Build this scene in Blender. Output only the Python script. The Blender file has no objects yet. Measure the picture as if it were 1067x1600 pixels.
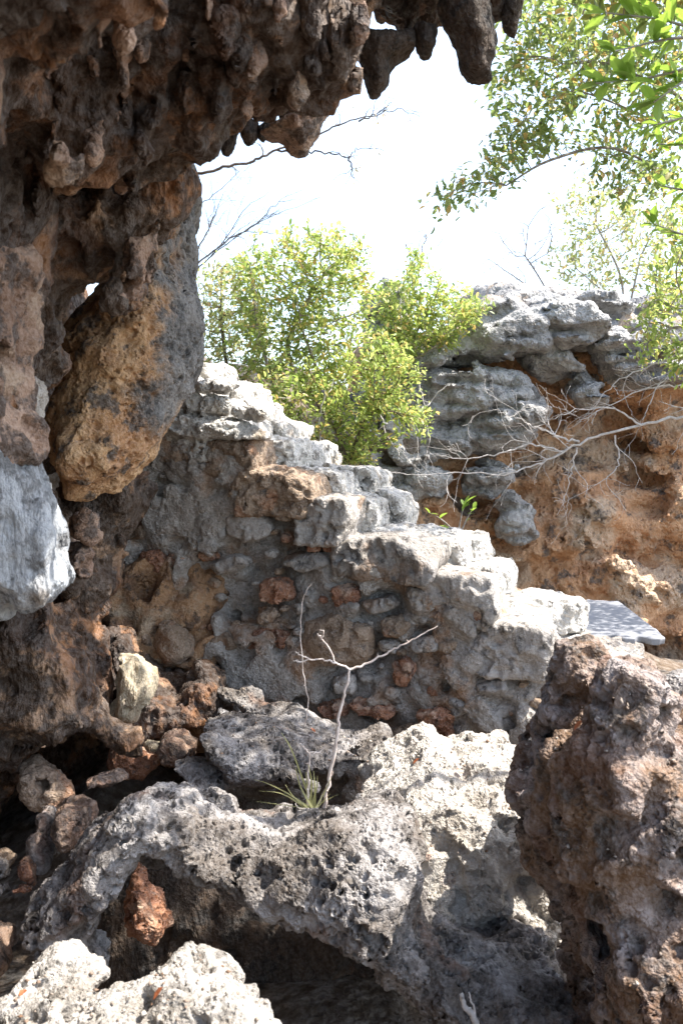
import bpy, math, random
import numpy as np
from mathutils import Vector
D = bpy.data
sc = bpy.context.scene
COL = sc.collection

# ---------------------------------------------------------------- camera, sky, sun, exposure
F = 1385.6            # focal length in photograph pixels (1067 x 1600)
HOR = 700.0           # row of the horizon
cam = D.cameras.new('camera'); cam.sensor_fit = 'VERTICAL'; cam.sensor_height = 24
cam.lens = 24 * F / 1600; cam.shift_y = -100 / 1600; cam.clip_start = .05; cam.clip_end = 500
camo = D.objects.new('camera', cam); COL.objects.link(camo)
camo.rotation_euler = (math.radians(90), 0, 0); sc.camera = camo
cam.dof.use_dof = True; cam.dof.focus_distance = 4.6; cam.dof.aperture_fstop = 3.5

SUN_EL, SUN_AZ = 58.0, 2.0      # azimuth: degrees from +X towards +Y
el, az = math.radians(SUN_EL), math.radians(SUN_AZ)
sdir = Vector((math.cos(el) * math.cos(az), math.cos(el) * math.sin(az), math.sin(el)))
sl = D.lights.new('sun', 'SUN'); sl.energy = 3.2; sl.angle = math.radians(.5); sl.color = (1, .95, .88)
so = D.objects.new('sun', sl); COL.objects.link(so); so.location = sdir * 20
so.rotation_euler = sdir.to_track_quat('Z', 'Y').to_euler()

w = D.worlds.new('World'); sc.world = w; w.use_nodes = True
nt = w.node_tree; nt.nodes.clear()
wo = nt.nodes.new('ShaderNodeOutputWorld'); bg = nt.nodes.new('ShaderNodeBackground')
sky = nt.nodes.new('ShaderNodeTexSky'); sky.sky_type = 'NISHITA'; sky.sun_disc = False
sky.sun_elevation = el; sky.sun_rotation = math.radians(90 - SUN_AZ); sky.air_density = 1.0; sky.dust_density = 2
tc = nt.nodes.new('ShaderNodeTexCoord'); nz = nt.nodes.new('ShaderNodeTexNoise')
nz.inputs['Scale'].default_value = 1.6; nz.inputs['Detail'].default_value = 5
cr = nt.nodes.new('ShaderNodeValToRGB'); cr.color_ramp.elements[0].position = .35; cr.color_ramp.elements[1].position = .62
cr.color_ramp.elements[0].color = (0, 0, 0, 1); cr.color_ramp.elements[1].color = (.4, .4, .4, 1)
mx = nt.nodes.new('ShaderNodeMix'); mx.data_type = 'RGBA'
nt.links.new(tc.outputs['Generated'], nz.inputs['Vector']); nt.links.new(nz.outputs['Fac'], cr.inputs[0])
nt.links.new(cr.outputs[0], mx.inputs['Factor']); nt.links.new(sky.outputs[0], mx.inputs[6])
mx.inputs[7].default_value = (2.8, 3.1, 3.3, 1)          # thin bright cloud veil
nt.links.new(mx.outputs[2], bg.inputs[0]); nt.links.new(bg.outputs[0], wo.inputs[0])
bg.inputs[1].default_value = .15

sc.view_settings.view_transform = 'Standard'; sc.view_settings.look = 'None'
sc.view_settings.exposure = 1.92; sc.view_settings.gamma = 1; sc.view_settings.use_curve_mapping = False
sc.render.engine = 'CYCLES'
sc.cycles.max_bounces = 8; sc.cycles.diffuse_bounces = 5; sc.cycles.use_denoising = True
sc.cycles.caustics_reflective = False; sc.cycles.caustics_refractive = False

# ---------------------------------------------------------------- helpers
def P(px, py, Y):
    return np.array(((px - 533.5) / F * Y, Y, (HOR - py) / F * Y))

def tag(o, label=None, cat=None, group=None, kind=None):
    if label: o['label'] = label
    if cat: o['category'] = cat
    if group: o['group'] = group
    if kind: o['kind'] = kind
    return o

def link(name, me, parent=None):
    o = D.objects.new(name, me); COL.objects.link(o)
    if parent: o.parent = parent
    return o

def mesh_np(name, V, Fq, mat, smooth=True):
    me = D.meshes.new(name)
    V = np.asarray(V, np.float32); Fq = np.asarray(Fq, np.int32)
    n, k = Fq.shape
    me.vertices.add(len(V)); me.vertices.foreach_set('co', V.ravel())
    me.loops.add(n * k); me.loops.foreach_set('vertex_index', Fq.ravel())
    me.polygons.add(n); me.polygons.foreach_set('loop_start', np.arange(0, n * k, k, dtype=np.int32))
    me.update(calc_edges=True)
    if smooth: me.polygons.foreach_set('use_smooth', np.ones(n, bool))
    me.materials.append(mat)
    return me

# ---- grid noise: cubic B-spline value noise evaluated separably on a regular grid
def _bw(c, sc_, off):
    u = c / sc_ + off; i = np.floor(u).astype(int); f = u - i; i0 = i.min()
    W = np.zeros((len(c), i.max() - i0 + 4))
    r = np.arange(len(c))
    for k, wv in enumerate(((1 - f) ** 3 / 6, (3 * f ** 3 - 6 * f ** 2 + 4) / 6, (-3 * f ** 3 + 3 * f ** 2 + 3 * f + 1) / 6, f ** 3 / 6)):
        W[r, i - i0 + k] += wv
    return W
def gnoise(xs, ys, zs, s, rng, st=(1, 1, 1)):
    o = rng.random(3)
    A, B, C = _bw(xs, s * st[0], o[0]), _bw(ys, s * st[1], o[1]), _bw(zs, s * st[2], o[2])
    L = rng.normal(size=(A.shape[1], B.shape[1], C.shape[1])) * 1.9
    r = np.tensordot(A, L, (1, 0)); r = np.tensordot(r, B, (1, 1)); r = np.tensordot(r, C, (1, 1))
    return r.astype(np.float32)          # axes x, y, z

def poly_sdf(xs, zs, pts):
    """inside-positive signed distance on the grid xs x zs"""
    X, Z = np.meshgrid(xs, zs, indexing='ij'); d = np.full(X.shape, 1e9); ins = np.zeros(X.shape, bool)
    n = len(pts)
    for i in range(n):
        a, b = pts[i], pts[(i + 1) % n]
        ex, ez = b[0] - a[0], b[1] - a[1]; wx, wz = X - a[0], Z - a[1]
        t = np.clip((wx * ex + wz * ez) / (ex * ex + ez * ez + 1e-12), 0, 1)
        d = np.minimum(d, (wx - ex * t) ** 2 + (wz - ez * t) ** 2)
        c = (a[1] > Z) != (b[1] > Z)
        ins ^= c & (X < ex * (Z - a[1]) / (ez if abs(ez) > 1e-12 else 1e-12) + a[0])
    return np.where(ins, 1, -1) * np.sqrt(d)

def surface_nets(f, o, h):
    nx, ny, nz_ = f.shape; s = f < 0
    c8 = [(i, j, k) for i in (0, 1) for j in (0, 1) for k in (0, 1)]
    sl_ = lambda a, c: a[c[0]:nx - 1 + c[0], c[1]:ny - 1 + c[1], c[2]:nz_ - 1 + c[2]]
    cnt = sum(sl_(s, c).astype(np.uint8) for c in c8)
    act = (cnt > 0) & (cnt < 8); idx = np.argwhere(act)
    num = np.full(act.shape, -1, np.int64); num[act] = np.arange(len(idx))
    fv = {c: f[idx[:, 0] + c[0], idx[:, 1] + c[1], idx[:, 2] + c[2]] for c in c8}
    acc = np.zeros((len(idx), 3)); n = np.zeros(len(idx))
    for a in c8:
        for ax in range(3):
            if a[ax]: continue
            b = list(a); b[ax] = 1; b = tuple(b)
            m = (fv[a] < 0) != (fv[b] < 0)
            t = np.where(m, fv[a] / np.where(m, fv[a] - fv[b], 1), 0)
            p = np.zeros((len(idx), 3)) + a; p[:, ax] += t
            acc += p * m[:, None]; n += m
    V = (acc / n[:, None] + idx) * h + o
    Q = []
    for ax in range(3):
        u, v = [(1, 2), (2, 0), (0, 1)][ax]
        a = [slice(None)] * 3; b = [slice(None)] * 3
        a[ax] = slice(0, -1); b[ax] = slice(1, None)
        for q in (u, v): a[q] = slice(1, -1); b[q] = slice(1, -1)
        sa, sb = s[tuple(a)], s[tuple(b)]
        ch = np.argwhere(sa != sb); fl = sa[sa != sb]
        base = ch.copy(); base[:, u] += 1; base[:, v] += 1
        def g(du, dv):
            e = base.copy(); e[:, u] -= du; e[:, v] -= dv
            return num[e[:, 0], e[:, 1], e[:, 2]]
        q = np.stack([g(1, 1), g(0, 1), g(0, 0), g(1, 0)], 1)
        q[~fl] = q[~fl][:, ::-1]
        Q.append(q)
    return V, np.concatenate(Q)

def smin(a, b, k):
    if k <= 0: return np.minimum(a, b)
    h = np.clip(.5 + .5 * (b - a) / k, 0, 1)
    return b * (1 - h) + a * h - k * h * (1 - h)

FLAT = (np.zeros(3), np.array((1., 0, 0)), np.array((0, 1., 0)))          # frame: origin, s axis, t axis (z is up)
WA = math.radians(17)
WALL = (np.array((.485, 4.6, 0.)), np.array((math.cos(WA), -math.sin(WA), 0)), np.array((math.sin(WA), math.cos(WA), 0)))
def on_frame(px, py, t, fr=WALL):
    d = P(px, py, 1.0); lam = (fr[0] @ fr[2] + t) / (d @ fr[2]); q = d * lam - fr[0]
    return np.array((q @ fr[1], t, q[2]))                                # local (s, t, z)

def lobe(pts, Y, T, R=.15, p=2.4, tz=0., tx=0., k=.05, neg=False, local=False, off=(0, 0)):
    return dict(pts=pts, Y=Y, T=T, R=R, p=p, tz=tz, tx=tx, k=k, neg=neg, local=local, off=off)

def read_outline(l):
    """photo outline -> (x, z); an edge of a thick body is seen at its own tangent distance, not at the body's centre"""
    p = np.array(l['pts'], float); Y = l['Y']; T = l['T']
    e1 = np.roll(p, -1, 0) - p; e0 = p - np.roll(p, 1, 0)
    e1 /= np.linalg.norm(e1, axis=1)[:, None] + 1e-9; e0 /= np.linalg.norm(e0, axis=1)[:, None] + 1e-9
    t = e0 + e1; nrm = np.stack([t[:, 1], -t[:, 0]], 1)
    ar = (p[:, 0] * np.roll(p[:, 1], -1) - np.roll(p[:, 0], -1) * p[:, 1]).sum()
    if ar < 0: nrm = -nrm
    nrm /= np.linalg.norm(nrm, axis=1)[:, None] + 1e-9; nrm[:, 1] *= -1          # outward, z up
    m = np.stack([(p[:, 0] - 533.5) / F, (HOR - p[:, 1]) / F], 1)
    dy = np.clip(-(m * nrm).sum(1) * T * 1.35 * (l['p'] / 2) ** 1.5, -T * .85, T * .85)
    if l['neg']: dy = dy * 0
    yv = np.full(len(p), Y)
    for _ in range(3):
        q = m * (yv + dy)[:, None]; c = q.mean(0)
        yv = Y + l['tz'] * (q[:, 1] - c[1]) + l['tx'] * (q[:, 0] - c[0])
    return q

def solid(name, lobes, h, mat, parent=None, noise=(), seed=0, frame=FLAT, facets=0, cut=(.72, .98)):
    """closed rock body: each lobe is an outline of its own distance and thickness"""
    L = []
    for l in lobes:
        if l['local']: q = np.array(l['pts'], float); Y = l['Y']
        elif frame is FLAT: q = read_outline(l); Y = l['Y']
        else:
            Y = l['Y']; q = np.array([on_frame(a, b, Y + l['off'][0], frame)[[0, 2]] for a, b in l['pts']])
        c = q.mean(0); L.append((l, q, Y, c))
    pos = [x for x in L if not x[0]['neg']]
    amp = sum(abs(n[0]) for n in noise) * 1.2 + 3 * h
    lo = np.array((min(q[:, 0].min() for _, q, _, _ in pos), 0, min(q[:, 1].min() for _, q, _, _ in pos)))
    hi = np.array((max(q[:, 0].max() for _, q, _, _ in pos), 0, max(q[:, 1].max() for _, q, _, _ in pos)))
    def yr(x):
        l, q, Y, c = x
        e = [Y + l['tz'] * (b - c[1]) + l['tx'] * (a - c[0]) for a, b in q]
        return min(e) - l['T'], max(e) + l['T']
    lo[1] = min(yr(x)[0] for x in pos); hi[1] = max(yr(x)[1] for x in pos)
    lo -= amp; hi += amp
    n = np.ceil((hi - lo) / h).astype(int) + 1
    xs, ys, zs = [lo[i] + h * np.arange(n[i]) for i in range(3)]
    f = None
    for l, q, Y, c in L:
        d = poly_sdf(xs, zs, q)
        R = l['R']; u = np.where(d < R, (R - d) / R, 0.) ** l['p']
        yc = Y + l['tz'] * (zs[None, :] - c[1]) + l['tx'] * (xs[:, None] - c[0])
        v = np.abs(ys[None, :, None] - yc[:, None, :]) / l['T']
        g = ((u[:, None, :] + v ** l['p']) ** (1 / l['p']) - 1).astype(np.float32) * min(R, l['T'])
        if f is None: f = g
        elif l['neg']: f = -smin(-f, g, l['k'])
        else: f = smin(f, g, l['k'])
    rng = np.random.default_rng(seed + 11)
    for nn in noise:
        a, s = nn[0], nn[1]; st = nn[2] if len(nn) > 2 else (1, 1, 1); mode = nn[3] if len(nn) > 3 else ''
        g = gnoise(xs, ys, zs, s, rng, st)
        if mode == 'b': g = np.abs(g) * 2 - 1       # creases
        if mode == 'r': g = 1 - np.abs(g) * 2       # ridges
        f = f - g * a
    if facets:                       # broken, flat-sided stone
        l, q, Y, c = pos[0]; hx, hz = np.ptp(q[:, 0]) / 2, np.ptp(q[:, 1]) / 2
        mx_, mz_ = (q[:, 0].min() + q[:, 0].max()) / 2, (q[:, 1].min() + q[:, 1].max()) / 2
        for _ in range(facets):
            nv = rng.normal(size=3) * (1 / max(hx, .05), .6 / max(l['T'], .05), 1 / max(hz, .05)); nv /= np.linalg.norm(nv)
            dd = math.sqrt((nv[0] * hx) ** 2 + (nv[1] * l['T']) ** 2 + (nv[2] * hz) ** 2) * rng.uniform(*cut) * 1.12
            g = (xs - mx_)[:, None, None] * nv[0] + (ys - Y)[None, :, None] * nv[1] + (zs - mz_)[None, None, :] * nv[2] - dd
            f = np.maximum(f, g.astype(np.float32) - .35 * amp * 0)
    f[0], f[-1] = 1, 1; f[:, 0] = 1; f[:, -1] = 1; f[:, :, 0] = 1; f[:, :, -1] = 1
    if (f < 0).sum() < 12:
        if not noise: raise ValueError('empty body ' + name)
        return solid(name, lobes, h * .7, mat, parent, (), seed, frame)
    V, Q = surface_nets(f, lo, h)
    # drop crumbs
    e = np.concatenate([Q[:, [0, 1]], Q[:, [1, 2]], Q[:, [2, 3]]])
    lab = np.arange(len(V))
    for _ in range(400):
        m = np.minimum(lab[e[:, 0]], lab[e[:, 1]]); old = lab.copy()
        np.minimum.at(lab, e[:, 0], m); np.minimum.at(lab, e[:, 1], m); lab = lab[lab]
        if (lab == old).all(): break
    u_, cnt = np.unique(lab, return_counts=True); keepl = u_[cnt.argmax()]
    keep = lab == keepl; re = np.cumsum(keep) - 1
    Q = re[Q[keep[Q[:, 0]]]]; V = V[keep]
    if frame is not FLAT:
        V = frame[0] + V[:, :1] * frame[1] + V[:, 1:2] * frame[2] + V[:, 2:] * np.array((0, 0, 1.))
    return link(name, mesh_np(name, V, Q, mat), parent)

# ---------------------------------------------------------------- materials
class NB:
    def __init__(s, name):
        s.m = D.materials.new(name); s.m.use_nodes = True; s.t = s.m.node_tree; s.t.nodes.clear()
        s.out = s.n('ShaderNodeOutputMaterial'); s.b = s.n('ShaderNodeBsdfPrincipled')
        s.l(s.b.outputs[0], s.out.inputs[0]); s.tc = s.n('ShaderNodeTexCoord')
    def n(s, t, **k):
        x = s.t.nodes.new(t)
        for a, v in k.items(): setattr(x, a, v)
        return x
    def l(s, a, b): s.t.links.new(a, b)
    def vec(s, scale=(1, 1, 1), loc=(0, 0, 0), src=None):
        m = s.n('ShaderNodeMapping'); s.l(src or s.tc.outputs['Object'], m.inputs[0])
        m.inputs['Scale'].default_value = scale; m.inputs['Location'].default_value = loc
        return m.outputs[0]
    def noise(s, v, scale, detail=4, rough=.55, dist=0, kind='Fac'):
        x = s.n('ShaderNodeTexNoise'); s.l(v, x.inputs['Vector'])
        x.inputs['Scale'].default_value = scale; x.inputs['Detail'].default_value = detail
        x.inputs['Roughness'].default_value = rough; x.inputs['Distortion'].default_value = dist
        return x.outputs[kind]
    def vor(s, v, scale, feat='F1', rnd=1):
        x = s.n('ShaderNodeTexVoronoi', feature=feat); s.l(v, x.inputs['Vector'])
        x.inputs['Scale'].default_value = scale; x.inputs['Randomness'].default_value = rnd
        return x.outputs['Distance']
    def mr(s, v, a, b, c=0., d=1., smooth=True):
        x = s.n('ShaderNodeMapRange'); x.interpolation_type = 'SMOOTHSTEP' if smooth else 'LINEAR'
        s.l(v, x.inputs[0])
        for i, q in enumerate((a, b, c, d)): x.inputs[i + 1].default_value = q
        return x.outputs[0]
    def math(s, op, a, b=None):
        x = s.n('ShaderNodeMath', operation=op)
        for i, q in enumerate((a, b)):
            if q is None: continue
            if isinstance(q, (int, float)): x.inputs[i].default_value = q
            else: s.l(q, x.inputs[i])
        return x.outputs[0]
    def mix(s, f, a, b, mode='MIX'):
        x = s.n('ShaderNodeMix', data_type='RGBA', blend_type=mode)
        if isinstance(f, (int, float)): x.inputs[0].default_value = f
        else: s.l(f, x.inputs[0])
        for i, q in ((6, a), (7, b)):
            if isinstance(q, tuple): x.inputs[i].default_value = (*q, 1)
            else: s.l(q, x.inputs[i])
        return x.outputs[2]
    def warp(s, v, scale, amt):
        c = s.noise(v, scale, 2, kind='Color')
        x = s.n('ShaderNodeVectorMath', operation='MULTIPLY_ADD')
        s.l(c, x.inputs[0]); x.inputs[1].default_value = (amt,) * 3; s.l(v, x.inputs[2])
        return x.outputs[0]

def rock(name, a, b, dark, accent, am=.5, dm=.35, acc=.15, cs=3., pits=(22, .02), pits2=(60, .007), rough=(9, .03),
         fine=(60, .004), sp=.5, stretch=(1, 1, 1), edge=None, xmix=None, tint=0., gloss=.85):
    """a,b = two main colours; dark = algae film, in the cave rock painted shade; accent = iron stain; pits = (per metre, depth m)"""
    s = NB(name); v0 = s.vec(stretch); v = s.warp(v0, 6, .06)
    n1 = s.noise(v, cs, 6, .62); n2 = s.noise(s.vec((1, 1, 1), (3, 7, 1)), cs * 2.3, 7, .68)
    n3 = s.noise(s.vec((1, 1, 1), (9, 2, 5)), cs * .8, 5, .6); n4 = s.noise(s.vec((1, 1, 1), (1, 4, 8)), cs * 14, 4, .7)
    col = s.mix(s.mr(n1, am - .13, am + .13), b, a)
    if xmix:                       # (colour a, colour b, axis, from, to, noise) a change of rock along one direction
        sp_ = s.n('ShaderNodeSeparateXYZ'); s.l(s.tc.outputs['Object'], sp_.inputs[0])
        q = s.math('ADD', sp_.outputs[xmix[2]], s.math('MULTIPLY', s.math('SUBTRACT', s.noise(s.vec(loc=(5, 5, 5)), 4, 6, .65), .5), xmix[5]))
        col = s.mix(s.mr(q, xmix[3], xmix[4]), col, s.mix(s.mr(n1, am - .13, am + .13), xmix[1], xmix[0]))
    col = s.mix(s.math('MULTIPLY', s.mr(n3, 1 - acc - .42, 1 - acc - .3), .85), col, accent)
    col = s.mix(s.math('MULTIPLY', s.mr(n2, .62 - dm * .35, .72 - dm * .35), .85), col, dark)
    # speckle of lichen and grit
    col = s.mix(s.math('MULTIPLY', s.mr(n4, .35, .68), sp), s.mix(.32, col, (0, 0, 0)), s.mix(.25, col, (.85, .83, .8)))
    if sp < .01: pass
    if tint:
        oi = s.n('ShaderNodeObjectInfo'); h = s.n('ShaderNodeHueSaturation')
        s.l(oi.outputs['Random'], s.n('ShaderNodeMath').inputs[0])
        s.l(s.mr(oi.outputs['Random'], 0, 1, 1 - tint, 1 + tint, False), h.inputs['Value']); s.l(col, h.inputs['Color']); col = h.outputs[0]
    s.l(col, s.b.inputs['Base Color']); s.b.inputs['Roughness'].default_value = gloss
    s.b.inputs['Specular IOR Level'].default_value = .3
    # relief
    hgt = s.math('MULTIPLY', s.math('SUBTRACT', s.noise(v, rough[0], 5, .6), .5), rough[1] * 2)
    hgt = s.math('ADD', hgt, s.math('MULTIPLY', s.noise(v0, fine[0], 4, .7), fine[1] * 2))
    for i, (q, dep) in enumerate((pits, pits2)):
        if not dep: continue
        vd = s.warp(s.vec(stretch, (i * 3.3, 0, 0)), q * .8, .5 / q)
        pit = s.mr(s.vor(vd, q), .12, .5, 1, 0)
        msk = s.mr(s.noise(s.vec(loc=(i * 4, 2, 2)), q / 5, 3), .42, .6)
        hgt = s.math('SUBTRACT', hgt, s.math('MULTIPLY', s.math('MULTIPLY', pit, msk), dep))
    d = s.n('ShaderNodeDisplacement'); s.l(hgt, d.inputs['Height']); d.inputs['Midlevel'].default_value = 0; d.inputs['Scale'].default_value = 1
    s.l(d.outputs[0], s.out.inputs['Displacement']); s.m.displacement_method = 'BOTH'
    return s.m

M = {}
M['arch'] = rock('grey_karst', (.44, .41, .39), (.15, .12, .095), (.07, .055, .045), (.24, .13, .08), am=.5, dm=.36, acc=.0, cs=4, pits=(27, .034), pits2=(58, .017), rough=(11, .03), fine=(70, .006))
M['pale'] = rock('pale_limestone', (.60, .55, .48), (.38, .33, .27), (.16, .14, .11), (.36, .17, .1), am=.42, dm=.1, acc=.0, cs=5, pits=(24, .018), pits2=(50, .014), rough=(12, .035), fine=(70, .005))
M['pale2'] = rock('grey_white_limestone', (.52, .48, .43), (.30, .265, .22), (.13, .115, .095), (.36, .17, .1), am=.48, dm=.25, acc=.0, cs=6, pits=(26, .016), pits2=(60, .012), rough=(12, .03), fine=(80, .005))
M['brown'] = rock('brown_karst', (.40, .34, .315), (.21, .115, .055), (.06, .04, .025), (.17, .08, .04), am=.53, dm=.3, acc=.05, cs=4, pits=(19, .034), pits2=(45, .014), rough=(8, .05), fine=(60, .007))
M['cave'] = rock('cave_rock', (.42, .195, .078), (.095, .040, .016), (.028, .015, .008), (.5, .31, .18), am=.53, dm=.62, acc=.1, cs=2.2, pits=(13, .03), pits2=(34, .01), rough=(7, .05), fine=(40, .006), sp=.35, stretch=(1.25, 1.25, .75), gloss=.75)  # heavy dark blotches and orange patches paint the roof's uneven light
M['shaderock'] = rock('shade_black_rock', (.085, .055, .035), (.035, .024, .017), (.012, .01, .009), (.16, .09, .05), am=.5, dm=.3, acc=.0, cs=5, pits=(26, .008), pits2=(60, .004), rough=(12, .025), fine=(60, .004), sp=.2, stretch=(1.2, 1.2, .7))  # near-black colour stands in for backlit silhouettes and the shaded hollow
M['pinkrock'] = rock('pink_limestone', (.50, .33, .23), (.25, .14, .085), (.06, .04, .03), (.5, .36, .25), am=.52, dm=.45, acc=.05, cs=5, pits=(16, .02), pits2=(42, .009), rough=(9, .035), fine=(60, .004), sp=.35)
M['orange'] = rock('orange_flowstone', (.46, .26, .125), (.24, .12, .055), (.06, .035, .02), (.5, .4, .28), am=.48, dm=.28, acc=.05, cs=5, pits=(22, .012), pits2=(60, .005), rough=(9, .035), fine=(60, .004), sp=.3)
M['pillar'] = rock('pillar_rock', (.26, .24, .22), (.12, .115, .11), (.05, .047, .045), (.25, .2, .15), am=.5, dm=.3, acc=.0, cs=4.5, pits=(22, .03), pits2=(50, .01), rough=(9, .03), fine=(60, .005),
                   xmix=((.74, .45, .22), (.50, .25, .10), 0, -.72, -.86, .6))
M['flow'] = rock('flowstone', (.52, .55, .58), (.30, .315, .33), (.10, .10, .10), (.3, .25, .2), am=.48, dm=.35, acc=.02, cs=4, pits=(30, .004), pits2=(80, .003), rough=(14, .02), fine=(90, .003), stretch=(1.4, 1.4, .5))
M['cream'] = rock('cream_flowstone', (.62, .52, .36), (.42, .3, .17), (.14, .09, .05), (.4, .25, .12), am=.42, dm=.12, acc=0, cs=6, pits=(30, .006), pits2=(70, .004), rough=(12, .03), fine=(80, .003), stretch=(1.6, 1.6, .5))
M['mortar'] = rock('wall_mortar', (.46, .42, .375), (.35, .30, .25), (.18, .17, .16), (.36, .2, .1), am=.5, dm=.15, acc=.04, cs=4, pits=(26, .014), pits2=(60, .008), rough=(10, .03), fine=(80, .006), sp=.6)
M['wstone'] = rock('grey_wall_stone', (.46, .42, .38), (.32, .28, .235), (.07, .062, .055), (.3, .18, .1), am=.48, dm=.22, acc=.04, cs=5, pits=(24, .008), pits2=(60, .004), rough=(9, .02), fine=(70, .003), tint=.25)
M['rust'] = rock('rusty_stone', (.42, .18, .08), (.26, .1, .045), (.1, .05, .03), (.6, .42, .3), am=.5, dm=.25, acc=.08, cs=9, pits=(26, .02), pits2=(60, .008), rough=(12, .04), fine=(70, .005), tint=.2)
M['tan'] = rock('tan_stone', (.38, .27, .18), (.25, .165, .10), (.1, .07, .05), (.4, .2, .1), am=.48, dm=.22, acc=.05, cs=6, pits=(22, .012), pits2=(60, .005), rough=(10, .03), fine=(70, .004), tint=.25)
M['step'] = rock('white_step_stone', (.74, .71, .66), (.54, .51, .46), (.18, .16, .135), (.42, .32, .22), am=.48, dm=.3, acc=.0, cs=6, pits=(20, .02), pits2=(50, .009), rough=(9, .035), fine=(70, .003), tint=.1)
M['cliff'] = rock('orange_cliff', (.80, .46, .24), (.56, .28, .13), (.12, .10, .085), (.70, .52, .36), am=.48, dm=.24, acc=.12, cs=2.2, xmix=((.50, .49, .47), (.30, .29, .28), 2, .95, 1.2, .5), pits=(9, .05), pits2=(22, .035), rough=(4, .08), fine=(25, .02), sp=.3, stretch=(1, 1, .8))
M['cap'] = rock('grey_cliff_block', (.50, .49, .47), (.30, .29, .28), (.07, .066, .06), (.35, .25, .17), am=.48, dm=.22, acc=.0, cs=2, pits=(12, .03), pits2=(30, .015), rough=(4, .08), fine=(30, .01))
M['soil'] = rock('dry_soil', (.15, .11, .075), (.08, .055, .035), (.03, .025, .02), (.2, .14, .09), cs=1, pits=(8, .02), pits2=(20, .01), rough=(2, .08), fine=(30, .01))
_c = NB('concrete'); _n = _c.noise(_c.vec(), 5, 6, .7); _n2 = _c.noise(_c.vec(), 60, 3, .7)
_c.l(_c.mix(_c.mr(_n2, .3, .7), _c.mix(_c.mr(_n, .35, .65), (.17, .175, .19), (.25, .255, .27)), _c.mix(_c.mr(_n, .4, .6), (.23, .235, .25), (.2, .2, .21))), _c.b.inputs['Base Color']); _c.b.inputs['Roughness'].default_value = .75
M['concrete'] = _c.m

def bark(name, c1, c2):
    s = NB(name); n = s.noise(s.vec(), 25, 5)
    s.l(s.mix(s.mr(n, .35, .65), c1, c2), s.b.inputs['Base Color']); s.b.inputs['Roughness'].default_value = .8
    return s.m
M['bark'] = bark('grey_bark', (.24, .20, .17), (.42, .38, .34))
M['pbark'] = bark('silver_dead_wood', (.42, .39, .36), (.62, .58, .55))
M['sap'] = bark('sapling_bark', (.62, .50, .42), (.82, .72, .64))
M['dbark'] = bark('dark_bark', (.07, .05, .04), (.17, .13, .1))
M['skytwig'] = bark('grey_brown_twig', (.10, .08, .07), (.2, .17, .15))

def leafm(name, c1, c2, c3, tr=.45):
    s = NB(name); s.b.inputs['Roughness'].default_value = .38
    g = s.n('ShaderNodeNewGeometry')
    x = s.n('ShaderNodeValToRGB'); s.l(g.outputs['Random Per Island'], x.inputs[0])
    e = x.color_ramp.elements; e[0].color = (*c1, 1); e[1].color = (*c2, 1); e[1].position = .8
    q = e.new(.97); q.color = (*c3, 1)
    s.l(x.outputs[0], s.b.inputs['Base Color'])
    t = s.n('ShaderNodeBsdfTranslucent'); h = s.n('ShaderNodeHueSaturation'); s.l(x.outputs[0], h.inputs['Color'])
    h.inputs['Value'].default_value = 2.0; h.inputs['Saturation'].default_value = 1.05; h.inputs['Hue'].default_value = .485
    s.l(h.outputs[0], t.inputs['Color'])
    mxs = s.n('ShaderNodeMixShader'); mxs.inputs[0].default_value = tr
    s.l(s.b.outputs[0], mxs.inputs[1]); s.l(t.outputs[0], mxs.inputs[2]); s.l(mxs.outputs[0], s.out.inputs[0])
    return s.m
M['leafA'] = leafm('yellow_green_leaf', (.15, .23, .055), (.34, .40, .13), (.48, .37, .13), .48)
M['leafB'] = leafm('mid_green_leaf', (.11, .165, .05), (.22, .28, .09), (.42, .3, .1), .45)
M['leafC'] = leafm('pale_yellow_leaf', (.20, .26, .09), (.36, .37, .16), (.5, .38, .18), .4)
_c = NB('stone_crumbs'); _g = _c.n('ShaderNodeNewGeometry'); _r = _c.n('ShaderNodeValToRGB'); _c.l(_g.outputs['Random Per Island'], _r.inputs[0])
_r.color_ramp.elements[0].color = (.16, .09, .05, 1); _r.color_ramp.elements[1].color = (.45, .4, .34, 1); _c.l(_r.outputs[0], _c.b.inputs['Base Color']); _c.b.inputs['Roughness'].default_value = .9; M['grit'] = _c.m
M['grass'] = leafm('dry_grass', (.18, .22, .06), (.40, .38, .18), (.5, .42, .2), .4)
M['tip'] = leafm('dry_blossom', (.5, .44, .28), (.62, .56, .4), (.5, .3, .14), .4)

# ---------------------------------------------------------------- cave: roof, pillar, flowstone (setting)
N1 = [(.05, .22), (.03, .09, (1, 1, 1.3), 'r'), (.015, .045)]
cave = solid('cave_ceiling', [
    lobe([(-700, -700), (560, -700), (840, -400), (800, -60), (775, 0), (700, 45), (640, 75), (560, 90), (522, 112), (480, 172), (440, 184), (380, 180), (300, 200), (258, 275), (236, 340), (120, 380), (-100, 500), (-700, 700)], 3.3, .5, R=.3, tz=.0),
    lobe([(-900, -300), (330, -300), (330, -60), (480, 60), (420, 130), (300, 160), (230, 232), (160, 320), (100, 290), (60, 400), (20, 520), (30, 620), (0, 760), (-150, 900), (-900, 1000)], 2.35, .32, R=.25, k=.15),
    lobe([(-900, -900), (520, -900), (440, -120), (320, -20), (200, 70), (120, 90), (60, 180), (0, 260), (-300, 500), (-900, 500)], 1.5, .35, R=.25, k=.15),
], .02, M['cave'], None, noise=[(.08, .35), (.05, .12, (1, 1, 2.2)), (.035, .09, (1, 1, 2.4), 'r'), (.022, .045, (1, 1, 1.5)), (.012, .03, (1, 1, 1), 'r')], seed=1)
tag(cave, kind='structure')
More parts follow.
